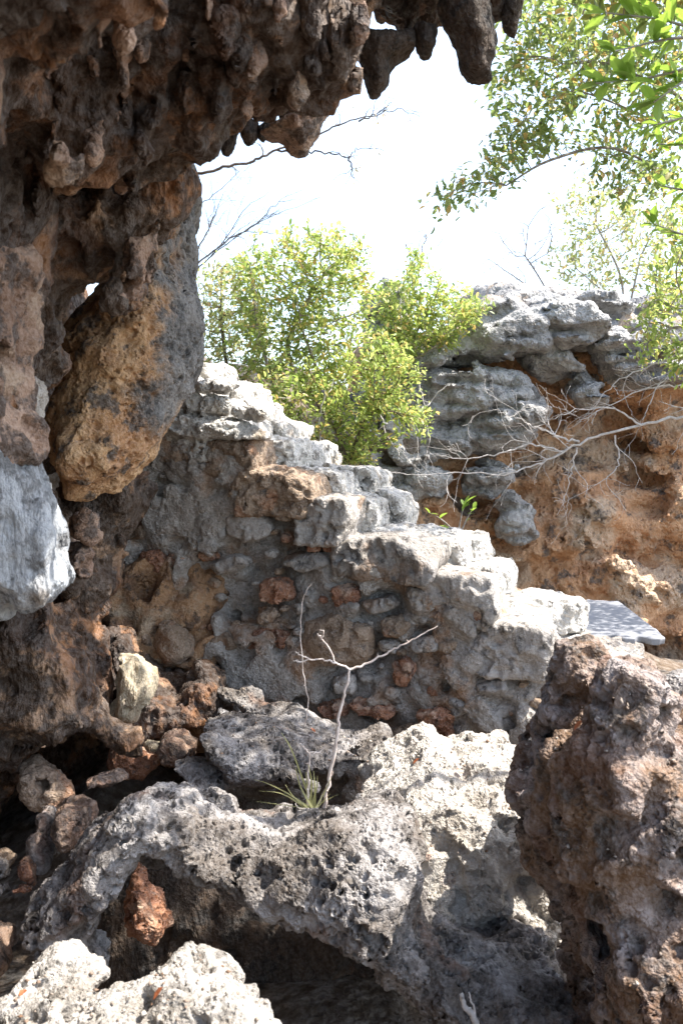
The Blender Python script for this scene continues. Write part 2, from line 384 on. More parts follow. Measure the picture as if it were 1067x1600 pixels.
# unseen roof over the teeth, shaped to shade the recess; cave sides out of frame
solid('shade_roof', [lobe([(-900, -800), (900, -800), (985, -330), (940, -230), (850, -110), (600, -40), (250, -30), (-900, 0)], 4.15, .95, R=.4)], .05, M['cave'], cave, noise=[(.12, .4), (.06, .15)], seed=2)
solid('cave_side', [lobe([(-4.2, -2.6), (-1.9, -2.6), (-1.75, -.6), (-1.5, 1.2), (-1.1, 2.4), (-4.2, 2.8)], 2.2, 3.6, R=.5, local=True),
                    lobe([(-4.2, -2.6), (3.5, -2.6), (2.2, -1.2), (-.5, -.6), (-4.2, .8)], -2.2, .6, R=.5, local=True),
                    lobe([(-4.2, 1.25), (-.1, 1.45), (-.2, 2.6), (-4.2, 2.8)], .9, 1.5, R=.3, local=True)], .09, M['cave'], cave, noise=[(.15, .5), (.06, .2)], seed=3)
# overhanging layered curtain with lit edges painted pale
solid('rock_curtain', [
    lobe([(-60, 560), (-60, 380), (60, 330), (150, 300), (235, 270), (272, 262), (286, 300), (275, 345), (245, 372), (236, 380), (228, 440), (214, 466), (196, 470), (186, 430), (150, 462), (110, 500), (88, 560), (60, 600), (30, 640), (20, 740), (-10, 800), (-60, 800)], 3.0, .2, R=.08, p=2.2),
    ], .014, M['cave'], cave, noise=[(.05, .16), (.025, .07, (1, 1, 1.8), 'r'), (.008, .03)], seed=4)
solid('rock_curtain', [lobe([(262, 246), (284, 262), (286, 290), (276, 320), (262, 368), (247, 370), (246, 320), (252, 280)], 2.85, .1, R=.05),
                       lobe([(212, 372), (236, 366), (238, 400), (230, 430), (212, 470), (196, 462), (198, 420)], 2.85, .1, R=.05)], .01, M['pinkrock'], cave, noise=[(.03, .08, (1, 1, 1.8)), (.015, .04, (1, 1, 1.8), 'r')], seed=5)
solid('rock_rib', [lobe([(-40, 470), (-20, 420), (30, 350), (70, 290), (98, 252), (122, 268), (100, 300), (70, 340), (40, 400), (10, 460)], 2.1, .1, R=.06)], .012, M['pinkrock'], cave, noise=[(.035, .1, (1, 1, 1.5)), (.02, .05, (1, 1, 1.6), 'r'), (.01, .03)], seed=6)
solid('rock_buttress', [lobe([(-200, 480), (-20, 430), (30, 430), (36, 480), (32, 560), (48, 640), (60, 700), (36, 735), (10, 745), (-10, 720), (-200, 800)], 2.45, .16, R=.1)], .012, M['pinkrock'], cave, noise=[(.05, .13, (1, 1, 1.6)), (.03, .06, (1, 1, 2), 'r'), (.012, .03)], seed=7)
solid('lit_edge', [lobe([(50, 585), (66, 600), (76, 640), (72, 662), (58, 680), (44, 668), (40, 620)], 2.62, .08, R=.05),
                    lobe([(98, 520), (112, 512), (108, 560), (98, 576), (92, 560)], 2.9, .05, R=.04),
                    lobe([(118, 508), (140, 480), (146, 500), (138, 545), (128, 560), (116, 540)], 2.95, .05, R=.04)], .009, M['pale'], cave, noise=[(.012, .06)], seed=8)  # pale pieces stand in for blown-out highlights on the edges
solid('hanging_pillar', [lobe([(225, 120), (300, 180), (306, 300), (305, 420), (312, 500), (306, 570), (292, 612), (262, 662), (236, 706), (206, 738), (170, 756), (120, 768), (84, 740), (62, 672), (72, 600), (84, 520), (120, 470), (150, 440), (180, 430), (205, 300)], 4.0, .42, R=.3, p=2.1, tz=.25)],
      .015, M['pillar'], cave, noise=[(.05, .3), (.018, .1), (.008, .04)], seed=9)
solid('pillar_foot', [lobe([(90, 745), (200, 725), (240, 735), (215, 790), (180, 830), (170, 900), (140, 920), (110, 900), (96, 820), (80, 770)], 4.6, .2, R=.12)],
      .014, M['cave'], cave, noise=[(.05, .15), (.02, .06)], seed=10)
solid('flowstone', [lobe([(-300, 560), (20, 668), (62, 672), (84, 710), (99, 752), (97, 830), (88, 870), (90, 900), (70, 925), (55, 930), (30, 945), (0, 968), (-300, 1050)], 2.55, .2, R=.16, p=2)],
      .011, M['flow'], cave, noise=[(.05, .14, (1, 1, 2.2)), (.02, .05, (1, 1, 3)), (.012, .03, (1, 1, 2), 'r')], seed=12)
def stal(pts, Y, T, R, seed, mat='shaderock', h=.012, tip=.0):
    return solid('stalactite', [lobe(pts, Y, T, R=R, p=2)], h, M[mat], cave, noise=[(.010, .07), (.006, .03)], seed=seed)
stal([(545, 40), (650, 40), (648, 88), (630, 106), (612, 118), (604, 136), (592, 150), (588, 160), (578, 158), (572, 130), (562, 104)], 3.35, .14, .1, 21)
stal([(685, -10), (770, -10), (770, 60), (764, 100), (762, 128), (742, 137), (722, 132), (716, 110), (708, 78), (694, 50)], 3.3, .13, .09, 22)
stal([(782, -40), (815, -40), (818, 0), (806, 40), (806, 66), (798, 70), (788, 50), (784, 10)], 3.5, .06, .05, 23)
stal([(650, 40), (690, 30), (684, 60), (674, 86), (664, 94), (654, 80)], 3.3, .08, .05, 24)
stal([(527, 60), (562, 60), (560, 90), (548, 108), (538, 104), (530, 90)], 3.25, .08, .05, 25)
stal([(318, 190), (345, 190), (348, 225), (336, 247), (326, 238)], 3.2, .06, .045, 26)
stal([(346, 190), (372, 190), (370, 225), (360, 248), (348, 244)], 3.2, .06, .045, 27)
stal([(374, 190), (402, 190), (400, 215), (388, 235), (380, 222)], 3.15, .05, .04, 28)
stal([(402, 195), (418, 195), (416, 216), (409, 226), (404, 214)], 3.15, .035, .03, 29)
stal([(470, 150), (505, 110), (531, 100), (532, 124), (524, 150), (502, 190), (476, 238), (455, 234), (414, 210), (420, 192), (450, 180)], 2.95, .16, .06, 30, 'pinkrock')
# blunt drips hanging from the underside: each is rooted where the rock really is
from mathutils.bvhtree import BVHTree
def bvh(*objs):
    VV, FF, n0 = [], [], 0
    for o in objs:
        VV += [tuple(v.co) for v in o.data.vertices]; FF += [tuple(v + n0 for v in p.vertices) for p in o.data.polygons]; n0 = len(VV)
    return BVHTree.FromPolygons(VV, FF)
tree_ = bvh(cave)
rs = random.Random(4)
spots = [(328, 14, 13, 40), (350, 60, 16, 76), (372, 75, 14, 60), (435, 20, 20, 34), (484, 45, 26, 60), (505, 20, 14, 50), (395, 95, 16, 56), (300, 70, 14, 40), (430, 130, 16, 60), (462, 140, 13, 50),
         (250, 190, 14, 60), (200, 180, 12, 50), (180, 205, 11, 36), (225, 225, 15, 54), (260, 235, 12, 40), (150, 225, 12, 40), (290, 160, 13, 50), (340, 160, 16, 54), (385, 160, 14, 50), (240, 300, 13, 70),
         (520, 55, 13, 50), (560, 40, 14, 50), (600, 50, 16, 50), (640, 40, 14, 44), (80, 115, 18, 34), (100, 360, 12, 60), (60, 300, 12, 60)]
for _ in range(46):
    x = rs.uniform(60, 620); y = rs.uniform(20, 330)
    if y > 250 and x > 250 or y > 130 and x > 430: continue
    spots.append((x, y, rs.uniform(6, 13), rs.uniform(26, 64)))
for i, (a, b, r_, l_) in enumerate(spots):
    h_ = tree_.ray_cast(Vector((0, 0, 0)), Vector(P(a, b - l_ * .1, 1)))
    if h_[0] is None or h_[0].y > 4: continue
    Y = h_[0].y - .015
    q = [(a - r_ * 1.3, b - l_), (a + r_ * 1.3, b - l_), (a + r_ * .85, b - l_ * .2), (a + r_ * .4, b + l_ * .35), (a + rs.uniform(-.2, .2) * r_, b + l_ * .6), (a - r_ * .35, b + l_ * .3), (a - r_ * .8, b - l_ * .2)]
    solid('stalactite', [lobe(q, Y, r_ / F * Y * 1.2, R=r_ / F * Y, p=2)], .008, M['cave' if i % 3 else 'pinkrock'], cave, noise=[(.010, .05), (.005, .02)], seed=40 + i)

# ---------------------------------------------------------------- lower left cave wall and recess
cw = solid('cave_wall', [
    lobe([(-700, 860), (-40, 930), (60, 940), (110, 905), (150, 930), (190, 1010), (186, 1060), (230, 1120), (190, 1136), (130, 1128), (70, 1140), (20, 1175), (-40, 1220), (-700, 1300)], 4.25, .4, R=.2),
    lobe([(96, 780), (150, 790), (190, 880), (150, 960), (100, 960)], 4.9, .3, R=.15)],
    .018, M['cave'], None, noise=[(.09, .3), (.05, .12, (1, 1, 1), 'r'), (.02, .05)], seed=70)
tag(cw, kind='structure')
solid('cave_back', [lobe([(-900, 1000), (330, 1020), (420, 1120), (420, 1700), (-900, 1700)], 5.9, .3, R=.2)], .04, M['cave'], cw, noise=[(.1, .4), (.05, .15)], seed=69)
solid('alcove_rock', [lobe([(120, 880), (360, 880), (360, 1160), (240, 1130), (180, 1130), (120, 1100)], 5.25, .3, R=.2)], .025, M['orange'], cw, noise=[(.08, .25), (.04, .1, (1, 1, 1), 'r')], seed=71)
solid('cream_flowstone', [lobe([(192, 1022), (215, 1020), (236, 1036), (244, 1060), (238, 1084), (222, 1100), (206, 1120), (186, 1132), (166, 1130), (170, 1112), (186, 1090), (184, 1060)], 4.3, .14, R=.1, p=2)], .009, M['cream'], cw, noise=[(.02, .07, (.6, 1, 2), 'r'), (.008, .03)], seed=72)
solid('rounded_boss', [lobe([(250, 972), (275, 966), (300, 976), (306, 1000), (300, 1020), (282, 1034), (262, 1036), (250, 1010)], 4.92, .14, R=.12, p=2)], .012, M['tan'], cw, noise=[(.02, .1), (.008, .04)], seed=73)
solid('rounded_boss', [lobe([(214, 984), (240, 978), (242, 1010), (222, 1012)], 4.9, .08, R=.05, p=2)], .012, M['tan'], cw, noise=[(.015, .06)], seed=74)
solid('tan_ledge', [lobe([(200, 1000), (240, 1020), (262, 1050), (290, 1066), (320, 1040), (350, 1050), (350, 1130), (300, 1138), (270, 1126), (240, 1132), (205, 1120), (180, 1100)], 4.7, .26, R=.1)], .012, M['cave'], cw, noise=[(.04, .13), (.02, .05, (1, 1, 1), 'r')], seed=75)
for i, pts in enumerate([[(128, 808), (142, 798), (152, 808), (152, 836), (140, 850), (124, 844), (120, 822)], [(118, 862), (136, 856), (146, 868), (144, 890), (130, 905), (112, 900), (104, 880)], [(86, 852), (130, 850), (134, 862), (92, 864)], [(96, 900), (132, 896), (130, 930), (104, 940), (88, 920)]]):
    solid('rock_knob', [lobe(pts, 4.0 + .05 * i, .1, R=.06, p=2)], .01, M['pinkrock' if i < 3 else 'cave'], cw, noise=[(.025, .07), (.012, .03)], seed=76 + i)
rg = solid('hollow_stump', [lobe([(28, 1200), (60, 1186), (96, 1196), (112, 1218), (108, 1236), (88, 1246), (92, 1256), (60, 1262), (40, 1256), (30, 1230)], 3.9, .1, R=.06, p=2),
                       lobe([(60, 1214), (76, 1212), (84, 1226), (74, 1240), (64, 1232)], 3.9, .3, R=.03, neg=True, k=.01)], .01, M['tan'], cw, noise=[(.02, .08), (.01, .03)], seed=81)

# ground
n = 90
gx = np.linspace(-14, 14, n); gy = np.concatenate([np.linspace(-4, 14, n - 12), np.linspace(15, 120, 12)])
X, Y_ = np.meshgrid(gx * 1.0, gy, indexing='ij'); X = X * np.where(Y_ > 14, Y_ / 10, 1)
rn = np.random.default_rng(5)
Z = -2.25 + .18 * gnoise(gx, gy, np.array([0.]), .8, rn)[:, :, 0] + .08 * gnoise(gx, gy, np.array([0.]), .3, rn)[:, :, 0]
V = np.stack([X, Y_, Z], -1).reshape(-1, 3); ii = np.arange(n * n).reshape(n, n)
Q = np.stack([ii[:-1, :-1], ii[1:, :-1], ii[1:, 1:], ii[:-1, 1:]], -1).reshape(-1, 4)
tag(link('ground', mesh_np('ground', V, Q, M['soil'])), kind='structure')
hs = solid('hillside', [lobe([(-1500, 560), (150, 575), (330, 590), (450, 610), (560, 640), (640, 690), (700, 800), (700, 1150), (-1500, 1150)], 9.6, 1.3, R=.9)], .09, M['soil'], None, noise=[(.2, .7), (.08, .25)], seed=90)
tag(hs, kind='structure')

# ---------------------------------------------------------------- cliff behind the stairs
cl = solid('cliff', [lobe([(575, 560), (600, 540), (660, 530), (740, 528), (752, 480), (800, 462), (880, 468), (960, 468), (1000, 478), (1400, 460), (1800, 470), (1800, 1250), (540, 1250), (545, 700), (560, 560)], 10.2, 1.2, R=.5, p=3, tz=.08)],
      .045, M['cliff'], None, noise=[(.14, .8), (.05, .3), (.05, .24, (1.6, 1.6, .7), 'r'), (.02, .1, (1, 1, 1), 'r')], seed=91)
tag(cl, kind='structure')
caps = [([(735, 475), (770, 462), (815, 462), (832, 500), (830, 540), (800, 548), (760, 560), (735, 540)], 9.0, .45),
        ([(826, 478), (870, 468), (905, 490), (925, 520), (905, 548), (860, 548), (830, 540)], 9.0, .45),
        ([(892, 470), (930, 458), (975, 466), (982, 492), (958, 512), (925, 505), (905, 490)], 9.2, .4),
        ([(825, 548), (860, 542), (895, 548), (890, 575), (862, 582), (835, 578)], 9.0, .3),
        ([(893, 588), (915, 576), (935, 590), (936, 625), (905, 632), (892, 612)], 8.9, .25),
        ([(915, 530), (960, 510), (1040, 500), (1080, 540), (1070, 590), (1000, 596), (960, 600), (930, 570)], 9.1, .5),
        ([(600, 570), (650, 548), (700, 560), (750, 570), (800, 590), (822, 630), (800, 680), (760, 700), (700, 690), (640, 700), (600, 640)], 8.9, .45),
        ([(640, 540), (740, 540), (760, 565), (650, 560)], 9.0, .35),
        ([(632, 742), (660, 732), (688, 750), (682, 772), (650, 784), (634, 770)], 8.7, .25),
        ([(728, 728), (760, 722), (788, 735), (785, 756), (762, 768), (736, 758)], 8.8, .25),
        ([(775, 790), (800, 770), (828, 800), (830, 830), (806, 842), (780, 830)], 8.8, .2),
        ([(586, 480), (606, 460), (622, 480), (628, 520), (600, 540), (580, 520)], 9.1, .3),
        ([(560, 650), (610, 640), (640, 700), (630, 760), (580, 760)], 8.9, .35)]
for i, (pts, Y, T) in enumerate(caps):
    cx_, cy_ = np.mean(pts, 0); pts = [(cx_ + (a - cx_) * 1.25, cy_ + (b - cy_) * 1.12) for a, b in pts]
    solid('cliff_block', [lobe(pts, Y, T, R=.16, p=3)], .026, M['cap'], cl, noise=[(.06, .35, (1.6, 1.6, .6)), (.035, .13, (1.8, 1.8, .5), 'r'), (.012, .05)], seed=100 + i, facets=3, cut=(.9, 1.05))

# ---------------------------------------------------------------- stair wall of rubble masonry
wall = solid('stair_wall', [
    lobe([(60, 540), (262, 620), (340, 690), (400, 730), (470, 780), (545, 838), (600, 885), (680, 920), (770, 970), (868, 1032), (940, 1050), (1010, 1070), (1010, 1500), (345, 1500), (338, 1100), (318, 1050), (335, 985), (250, 925), (180, 918), (140, 860), (150, 780), (60, 700)],
         .55, .545, R=.07, p=3.5, off=(-.52, 0))], .016, M['mortar'], None, noise=[(.014, .3), (.010, .1), (.006, .05)], seed=120, frame=WALL)
tag(wall, 'grey rubble stone stair wall with white stepped top climbing to the left', 'stair wall')
rr = random.Random(8)
corners = [(215, 545), (262, 580), (306, 618), (352, 652), (404, 690), (496, 736), (546, 782), (683, 850), (769, 902), (866, 984)]
for ci, (a, b) in enumerate(corners):
    c = on_frame(a, b, 0); nxt = on_frame(*corners[ci - 1], 0) if ci else c - np.array((.3, 0, -.2))
    t0 = -.04
    for j, wd in enumerate((.34, .42, .44)):
        z1 = c[2] + rr.uniform(-.02, .015) + .01; s1 = c[0] + rr.uniform(-.03, .03) + (.07 if ci < 8 else .0) * j; s0 = min(nxt[0] - .12, c[0] - .34) + rr.uniform(-.1, .05)
        z0 = z1 - rr.uniform(.2, .27)
        if ci < len(corners) - 1:
            z0 = min(z0, on_frame(*corners[ci + 1], 0)[2] - .02)
        q = [(s0, z0), (s1 - rr.uniform(-.01, .05), z0), (s1, (z0 + z1) / 2 + rr.uniform(-.03, .03)), (s1 - rr.uniform(0, .04), z1 - rr.uniform(0, .04)), ((s0 + s1) / 2, z1 + rr.uniform(-.01, .02)), (s0, z1 - rr.uniform(0, .03))]
        m = 'step'
        if j == 0: m = 'wstone' if ci in (6, 7, 8, 9) else ('tan' if ci in (4, 5) else 'step')
        solid('stone', [lobe(q, t0 + wd / 2, wd / 2 + (.012 if ci < 6 else .0), R=.04, p=6, local=True)], .012, M[m], wall, noise=[(.009, .13), (.005, .05), (.004, .03, (1, 1, 1), 'r')], seed=200 + ci * 4 + j, frame=WALL, facets=6, cut=(.98, 1.15))
        t0 += wd
# last low steps and white end blocks
for i, (pts, t, T) in enumerate([([(900, 1014), (1006, 1016), (1010, 1050), (896, 1056)], .85, .2), ([(866, 1000), (935, 1002), (930, 1050), (860, 1060)], .6, .22), ([(780, 935), (860, 925), (915, 930), (920, 985), (800, 990)], .85, .25)]):
    solid('stone', [lobe(pts, t, T, R=.05, p=4)], .014, M['step'], wall, noise=[(.015, .12), (.006, .05)], seed=250 + i, frame=WALL, facets=10, cut=(.82, 1.05))
# stones read from the face of the wall (photograph pixels)
face = [
 ('step', [(262, 662), (290, 650), (350, 650), (410, 668), (414, 684), (350, 690), (280, 690)]), ('step', [(288, 618), (310, 606), (318, 640), (296, 650)]), ('step', [(318, 616), (355, 618), (362, 648), (322, 650)]),
 ('step', [(360, 628), (390, 634), (392, 656), (364, 652)]), ('step', [(385, 632), (415, 640), (418, 662), (396, 662)]), ('step', [(300, 596), (340, 592), (370, 604), (366, 616), (310, 612)]),
 ('tan', [(330, 692), (365, 684), (398, 690), (396, 722), (350, 716), (330, 706)]), ('tan', [(272, 700), (325, 694), (330, 716), (290, 724), (266, 716)]),
 ('tan', [(356, 758), (380, 736), (430, 728), (470, 736), (492, 765), (480, 778), (400, 776), (366, 778)]), ('wstone', [(268, 722), (300, 716), (304, 738), (280, 744), (262, 738)]),
 ('wstone', [(300, 722), (360, 718), (370, 736), (330, 742), (304, 736)]), ('wstone', [(262, 756), (300, 752), (316, 770), (306, 792), (280, 798), (262, 780)]),
 ('wstone', [(296, 792), (322, 788), (352, 806), (356, 836), (340, 852), (312, 844), (294, 820)]), ('wstone', [(360, 808), (400, 800), (430, 818), (424, 836), (386, 846), (364, 836)]),
 ('tan', [(428, 796), (446, 794), (462, 806), (456, 812), (432, 812)]), ('wstone', [(176, 760), (210, 744), (240, 750), (240, 786), (218, 804), (186, 802), (174, 784)]),
 ('tan', [(182, 812), (214, 806), (236, 818), (232, 838), (206, 846), (186, 836)]), ('wstone', [(190, 842), (222, 836), (232, 852), (210, 866), (190, 860)]),
 ('rust', [(218, 868), (250, 858), (292, 868), (296, 890), (262, 900), (224, 896)]), ('wstone', [(326, 884), (360, 868), (392, 864), (388, 882), (344, 898)]),
 ('rust', [(312, 862), (332, 858), (338, 870), (318, 876)]), ('rust', [(412, 912), (440, 902), (462, 910), (460, 932), (430, 940), (414, 930)]),
 ('rust', [(522, 918), (545, 908), (562, 920), (556, 938), (532, 946), (522, 934)]), ('rust', [(402, 982), (430, 978), (452, 990), (446, 1008), (414, 1010)]),
 ('tan', [(330, 998), (360, 984), (384, 1006), (378, 1020), (340, 1014)]), ('tan', [(402, 948), (436, 944), (440, 960), (408, 972)]),
 ('tan', [(480, 974), (530, 960), (580, 980), (586, 1020), (556, 1040), (500, 1030), (478, 1000)]), ('tan', [(596, 970), (625, 962), (640, 976), (620, 994), (604, 990)]),
 ('rust', [(612, 1042), (626, 1020), (646, 1030), (650, 1058), (630, 1066), (612, 1062)]), ('rust', [(556, 1090), (580, 1094), (616, 1110), (610, 1122), (580, 1116), (558, 1104)]),
 ('rust', [(448, 1052), (470, 1046), (474, 1080), (456, 1086)]), ('tan', [(356, 1050), (390, 1046), (398, 1066), (372, 1078), (358, 1070)]),
 ('wstone', [(296, 1056), (330, 1044), (352, 1056), (346, 1080), (312, 1086), (292, 1074)]), ('rust', [(650, 1106), (690, 1096), (714, 1110), (706, 1146), (668, 1150)]),
 ('tan', [(690, 1000), (716, 994), (724, 1012), (706, 1024), (690, 1018)]), ('tan', [(612, 1136), (650, 1128), (656, 1150), (622, 1160)]),
 ('wstone', [(740, 1062), (790, 1056), (800, 1078), (756, 1084)]), ('wstone', [(446, 868), (500, 862), (520, 880), (476, 894), (450, 886)]),
 ('wstone', [(250, 902), (300, 906), (320, 930), (310, 950), (270, 934)]), ('tan', [(270, 950), (312, 956), (330, 980), (300, 984)]),
 ('rust', [(740, 955), (756, 944), (772, 954), (764, 972), (744, 972)]), ('rust', [(486, 838), (500, 834), (504, 862), (490, 862)]),
 ('wstone', [(560, 940), (610, 932), (620, 950), (580, 960)]), ('wstone', [(640, 1000), (684, 992), (688, 1012), (650, 1018)]), ('wstone', [(520, 1060), (552, 1052), (560, 1080), (528, 1084)]),
 ('wstone', [(400, 1040), (440, 1030), (446, 1056), (410, 1064)]), ('wstone', [(700, 1090), (740, 1084), (746, 1110), (710, 1114)]), ('rust', [(500, 1100), (540, 1096), (548, 1112), (508, 1118)]),
]
def cen(p): return sum(a for a, b in p) / len(p), sum(b for a, b in p) / len(p)
def jag(pts, r, n=14, amp=.12):
    cx, cy = cen(pts); out = []
    for i in range(len(pts)):
        a, b = pts[i], pts[(i + 1) % len(pts)]
        for k in (0, .5):
            x = a[0] + (b[0] - a[0]) * k; y = a[1] + (b[1] - a[1]) * k; f_ = 1 + r.uniform(-amp, amp)
            out.append((cx + (x - cx) * f_, cy + (y - cy) * f_))
    return out
rr = random.Random(12); cens = []
for i, (m, pts) in enumerate(face):
    ar = (max(a for a, b in pts) - min(a for a, b in pts)); cens.append((*cen(pts), ar / 2))
    t = .028 if m != 'step' else .0
    solid('stone', [lobe(jag(pts, rr), t, .05 + ar * .0004, R=.03, p=3.5)], .010, M[m], wall, noise=[(.008, .07), (.004 if m != 'rust' else .012, .03, (1, 1, 1), 'r')], seed=300 + i, frame=WALL, facets=10, cut=(.7, .95))
poly = np.array([(165, 760), (260, 700), (400, 790), (540, 850), (640, 920), (740, 990), (860, 1010), (830, 1200), (600, 1200), (350, 1090), (340, 985), (250, 915), (180, 905)])
def inside(x, y):
    c = False
    for i in range(len(poly)):
        a, b = poly[i], poly[i - 1]
        if (a[1] > y) != (b[1] > y) and x < (b[0] - a[0]) * (y - a[1]) / (b[1] - a[1]) + a[0]: c = not c
    return c
k = 0; tries = 0
while k < 85 and tries < 6000:
    tries += 1; x, y = rr.uniform(160, 860), rr.uniform(700, 1200); r = rr.uniform(5, 14)
    if not inside(x, y) or any((x - a) ** 2 + (y - b) ** 2 < (r + c * .85) ** 2 for a, b, c in cens): continue
    cens.append((x, y, r)); n_ = 7; ph = rr.uniform(0, 6)
    pts = [(x + r * 1.15 * math.cos(ph + 6.283 * q / n_) * rr.uniform(.75, 1.2), y + r * .75 * math.sin(ph + 6.283 * q / n_) * rr.uniform(.75, 1.2)) for q in range(n_)]
    solid('stone', [lobe(pts, rr.uniform(.03, .045), .045, R=.03, p=3)], .011, M[rr.choice(['wstone', 'wstone', 'mortar', 'mortar', 'mortar', 'tan', 'tan', 'rust'])], wall, noise=[(.007, .05)], seed=500 + k, frame=WALL, facets=8, cut=(.7, .95))
    k += 1

# ---------------------------------------------------------------- boulders
def boulder(name, label, lobes, h, mat, noise, seed, cat='boulder', group=None, facets=0):
    return tag(solid(name, lobes, h, M[mat], None, noise=noise, seed=seed, facets=facets, cut=(.75, 1.0)), label, cat, group)
NB_ = [(.05, .2), (.03, .08), (.02, .045, (1, 1, 1), 'r')]
boulder('boulder', 'dark pitted rock block wedged under the foot of the stair wall', [lobe([(313, 1104), (330, 1090), (370, 1090), (430, 1104), (500, 1132), (590, 1148), (604, 1160), (600, 1184), (570, 1208), (520, 1222), (440, 1238), (395, 1240), (372, 1222), (330, 1172)], 4.15, .38, R=.12, p=3, tz=.5)], .011, 'arch', [(.03, .15), (.015, .06)], 601)
boulder('arched_boulder', 'long pitted grey boulder arching over a dark hollow', [
    lobe([(18, 1510), (28, 1440), (60, 1390), (120, 1330), (190, 1262), (236, 1214), (300, 1204), (350, 1236), (400, 1254), (470, 1258), (540, 1254), (592, 1238), (615, 1250), (632, 1300), (640, 1370), (690, 1420), (740, 1440), (835, 1450), (870, 1520), (900, 1640), (700, 1640), (620, 1580), (560, 1520), (500, 1482), (420, 1450), (330, 1432), (280, 1400), (250, 1345), (226, 1322), (190, 1345), (150, 1385), (136, 1430), (136, 1520)], 3.05, .3, R=.15, p=2.1, tz=.12)],
    .0095, 'arch', [(.035, .22), (.02, .09), (.014, .045, (1, 1, 1), 'r')], 602)
boulder('boulder', 'sunlit cream boulder between the stair wall and the arched boulder', [lobe([(565, 1216), (596, 1180), (655, 1146), (700, 1164), (722, 1150), (775, 1140), (806, 1156), (835, 1200), (850, 1300), (870, 1420), (850, 1560), (600, 1560), (590, 1320), (570, 1260)], 3.7, .36, R=.13, p=2.7, tz=.5)], .010, 'pale', [(.035, .2), (.018, .08), (.010, .04, (1, 1, 1), 'r')], 603)
boulder('boulder', 'big dark brown pitted boulder filling the lower right corner', [
    lobe([(850, 1240), (852, 1180), (868, 1140), (876, 1090), (910, 1072), (945, 1085), (990, 1102), (1060, 1100), (1150, 1106), (1500, 1200), (1500, 1900), (985, 1900), (950, 1620), (908, 1500), (884, 1380), (866, 1290)], 2.6, .5, R=.28, p=2.3, tz=.2),
    ], .0095, 'brown', [(.08, .25), (.04, .1), (.02, .05, (1, 1, 1), 'r')], 604)
boulder('boulder', 'small grey rock behind the big brown boulder at the right edge', [lobe([(1022, 1064), (1045, 1048), (1090, 1042), (1140, 1060), (1140, 1120), (1040, 1110)], 3.3, .2, R=.08)], .012, 'arch', [(.03, .1), (.012, .04)], 605)
boulder('boulder', 'bright white pitted boulder in the lower left corner', [lobe([(-200, 1566), (-60, 1560), (10, 1556), (70, 1546), (140, 1540), (225, 1544), (270, 1556), (330, 1572), (370, 1592), (398, 1620), (412, 1665), (390, 1760), (-200, 1760)], 2.05, .36, R=.16, p=2.3, tz=.35)],   .0075, 'pale2', [(.03, .13), (.016, .06), (.010, .035, (1, 1, 1), 'r')], 621)
small = [('pink grey rock resting on the crest of the arched boulder', [(126, 1228), (150, 1204), (190, 1196), (226, 1198), (236, 1214), (200, 1236), (150, 1246)], 3.35, .15, 'pinkrock'),
         ('tall brown rock leaning on the left shoulder of the arched boulder', [(90, 1264), (120, 1240), (150, 1246), (140, 1290), (120, 1330), (90, 1330), (84, 1296)], 3.3, .14, 'pinkrock'),
         ('rough grey rock left of the tall brown rock', [(52, 1290), (70, 1262), (92, 1256), (100, 1300), (90, 1350), (58, 1370), (46, 1330)], 3.35, .16, 'arch'),
         ('narrow reddish splinter standing below the rough grey rock', [(36, 1340), (48, 1326), (62, 1340), (58, 1390), (40, 1392)], 3.2, .08, 'rust'),
         ('small flat orange stone in the rubble at the left edge', [(16, 1392), (40, 1386), (62, 1396), (50, 1406), (22, 1404)], 3.1, .07, 'rust'),
         ('pale tan rock at the left edge below the cave', [(-40, 1330), (0, 1312), (26, 1312), (34, 1334), (20, 1350), (-40, 1360)], 3.4, .12, 'tan'),
         ('grey rubble rock at the left edge under the pale tan rock', [(-60, 1350), (10, 1350), (24, 1376), (10, 1410), (-60, 1420)], 3.2, .14, 'arch'),
         ('dark rubble rock at the left edge beside the arch foot', [(-60, 1400), (0, 1410), (40, 1404), (50, 1430), (20, 1470), (-60, 1480)], 3.25, .16, 'brown'),
         ('brown rubble rock at the left edge above the white boulder', [(-60, 1450), (20, 1446), (34, 1500), (0, 1540), (-60, 1540)], 3.0, .14, 'pinkrock'),
         ('reddish pointed rock deep in the cave mouth', [(170, 1200), (184, 1150), (200, 1146), (216, 1166), (244, 1180), (246, 1210), (170, 1210)], 4.3, .12, 'rust'),
         ('small cream rock deep in the cave mouth', [(218, 1164), (240, 1156), (256, 1162), (250, 1176), (226, 1176)], 4.2, .06, 'cream'),
         ('pinkish rock in the cave mouth left of the dark wedged block', [(240, 1180), (262, 1142), (290, 1136), (310, 1150), (306, 1190), (270, 1206), (244, 1204)], 4.2, .16, 'pinkrock'),
         ('grey rock between the dark wedged block and the arch crest', [(262, 1196), (290, 1178), (330, 1180), (372, 1218), (360, 1250), (280, 1240)], 3.9, .15, 'arch'),
         ('dark orange rock inside the hollow of the arched boulder', [(200, 1350), (228, 1330), (262, 1380), (270, 1440), (240, 1480), (205, 1460), (190, 1400)], 3.5, .14, 'rust'),
         ('dark rock face at the back of the hollow of the arched boulder', [(120, 1330), (230, 1300), (300, 1340), (480, 1400), (620, 1440), (640, 1700), (100, 1700)], 3.8, .15, 'shaderock'),  # near-black face put in to paint the depth shade of the hollow
         ('dark rock on the floor at the bottom edge', [(740, 1590), (765, 1560), (800, 1562), (815, 1600), (800, 1640), (745, 1640)], 2.9, .1, 'brown')]
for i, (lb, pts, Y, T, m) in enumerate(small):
    boulder('rock', lb, [lobe(pts, Y, T, R=min(.1, T * .8), p=2.5)], .010 if Y < 4.1 else .014, m, [(.02, .12), (.01, .05, (1, 1, 1), 'r')], 620 + i, 'rock', facets=9 if Y < 4.35 and T < .22 else 0)

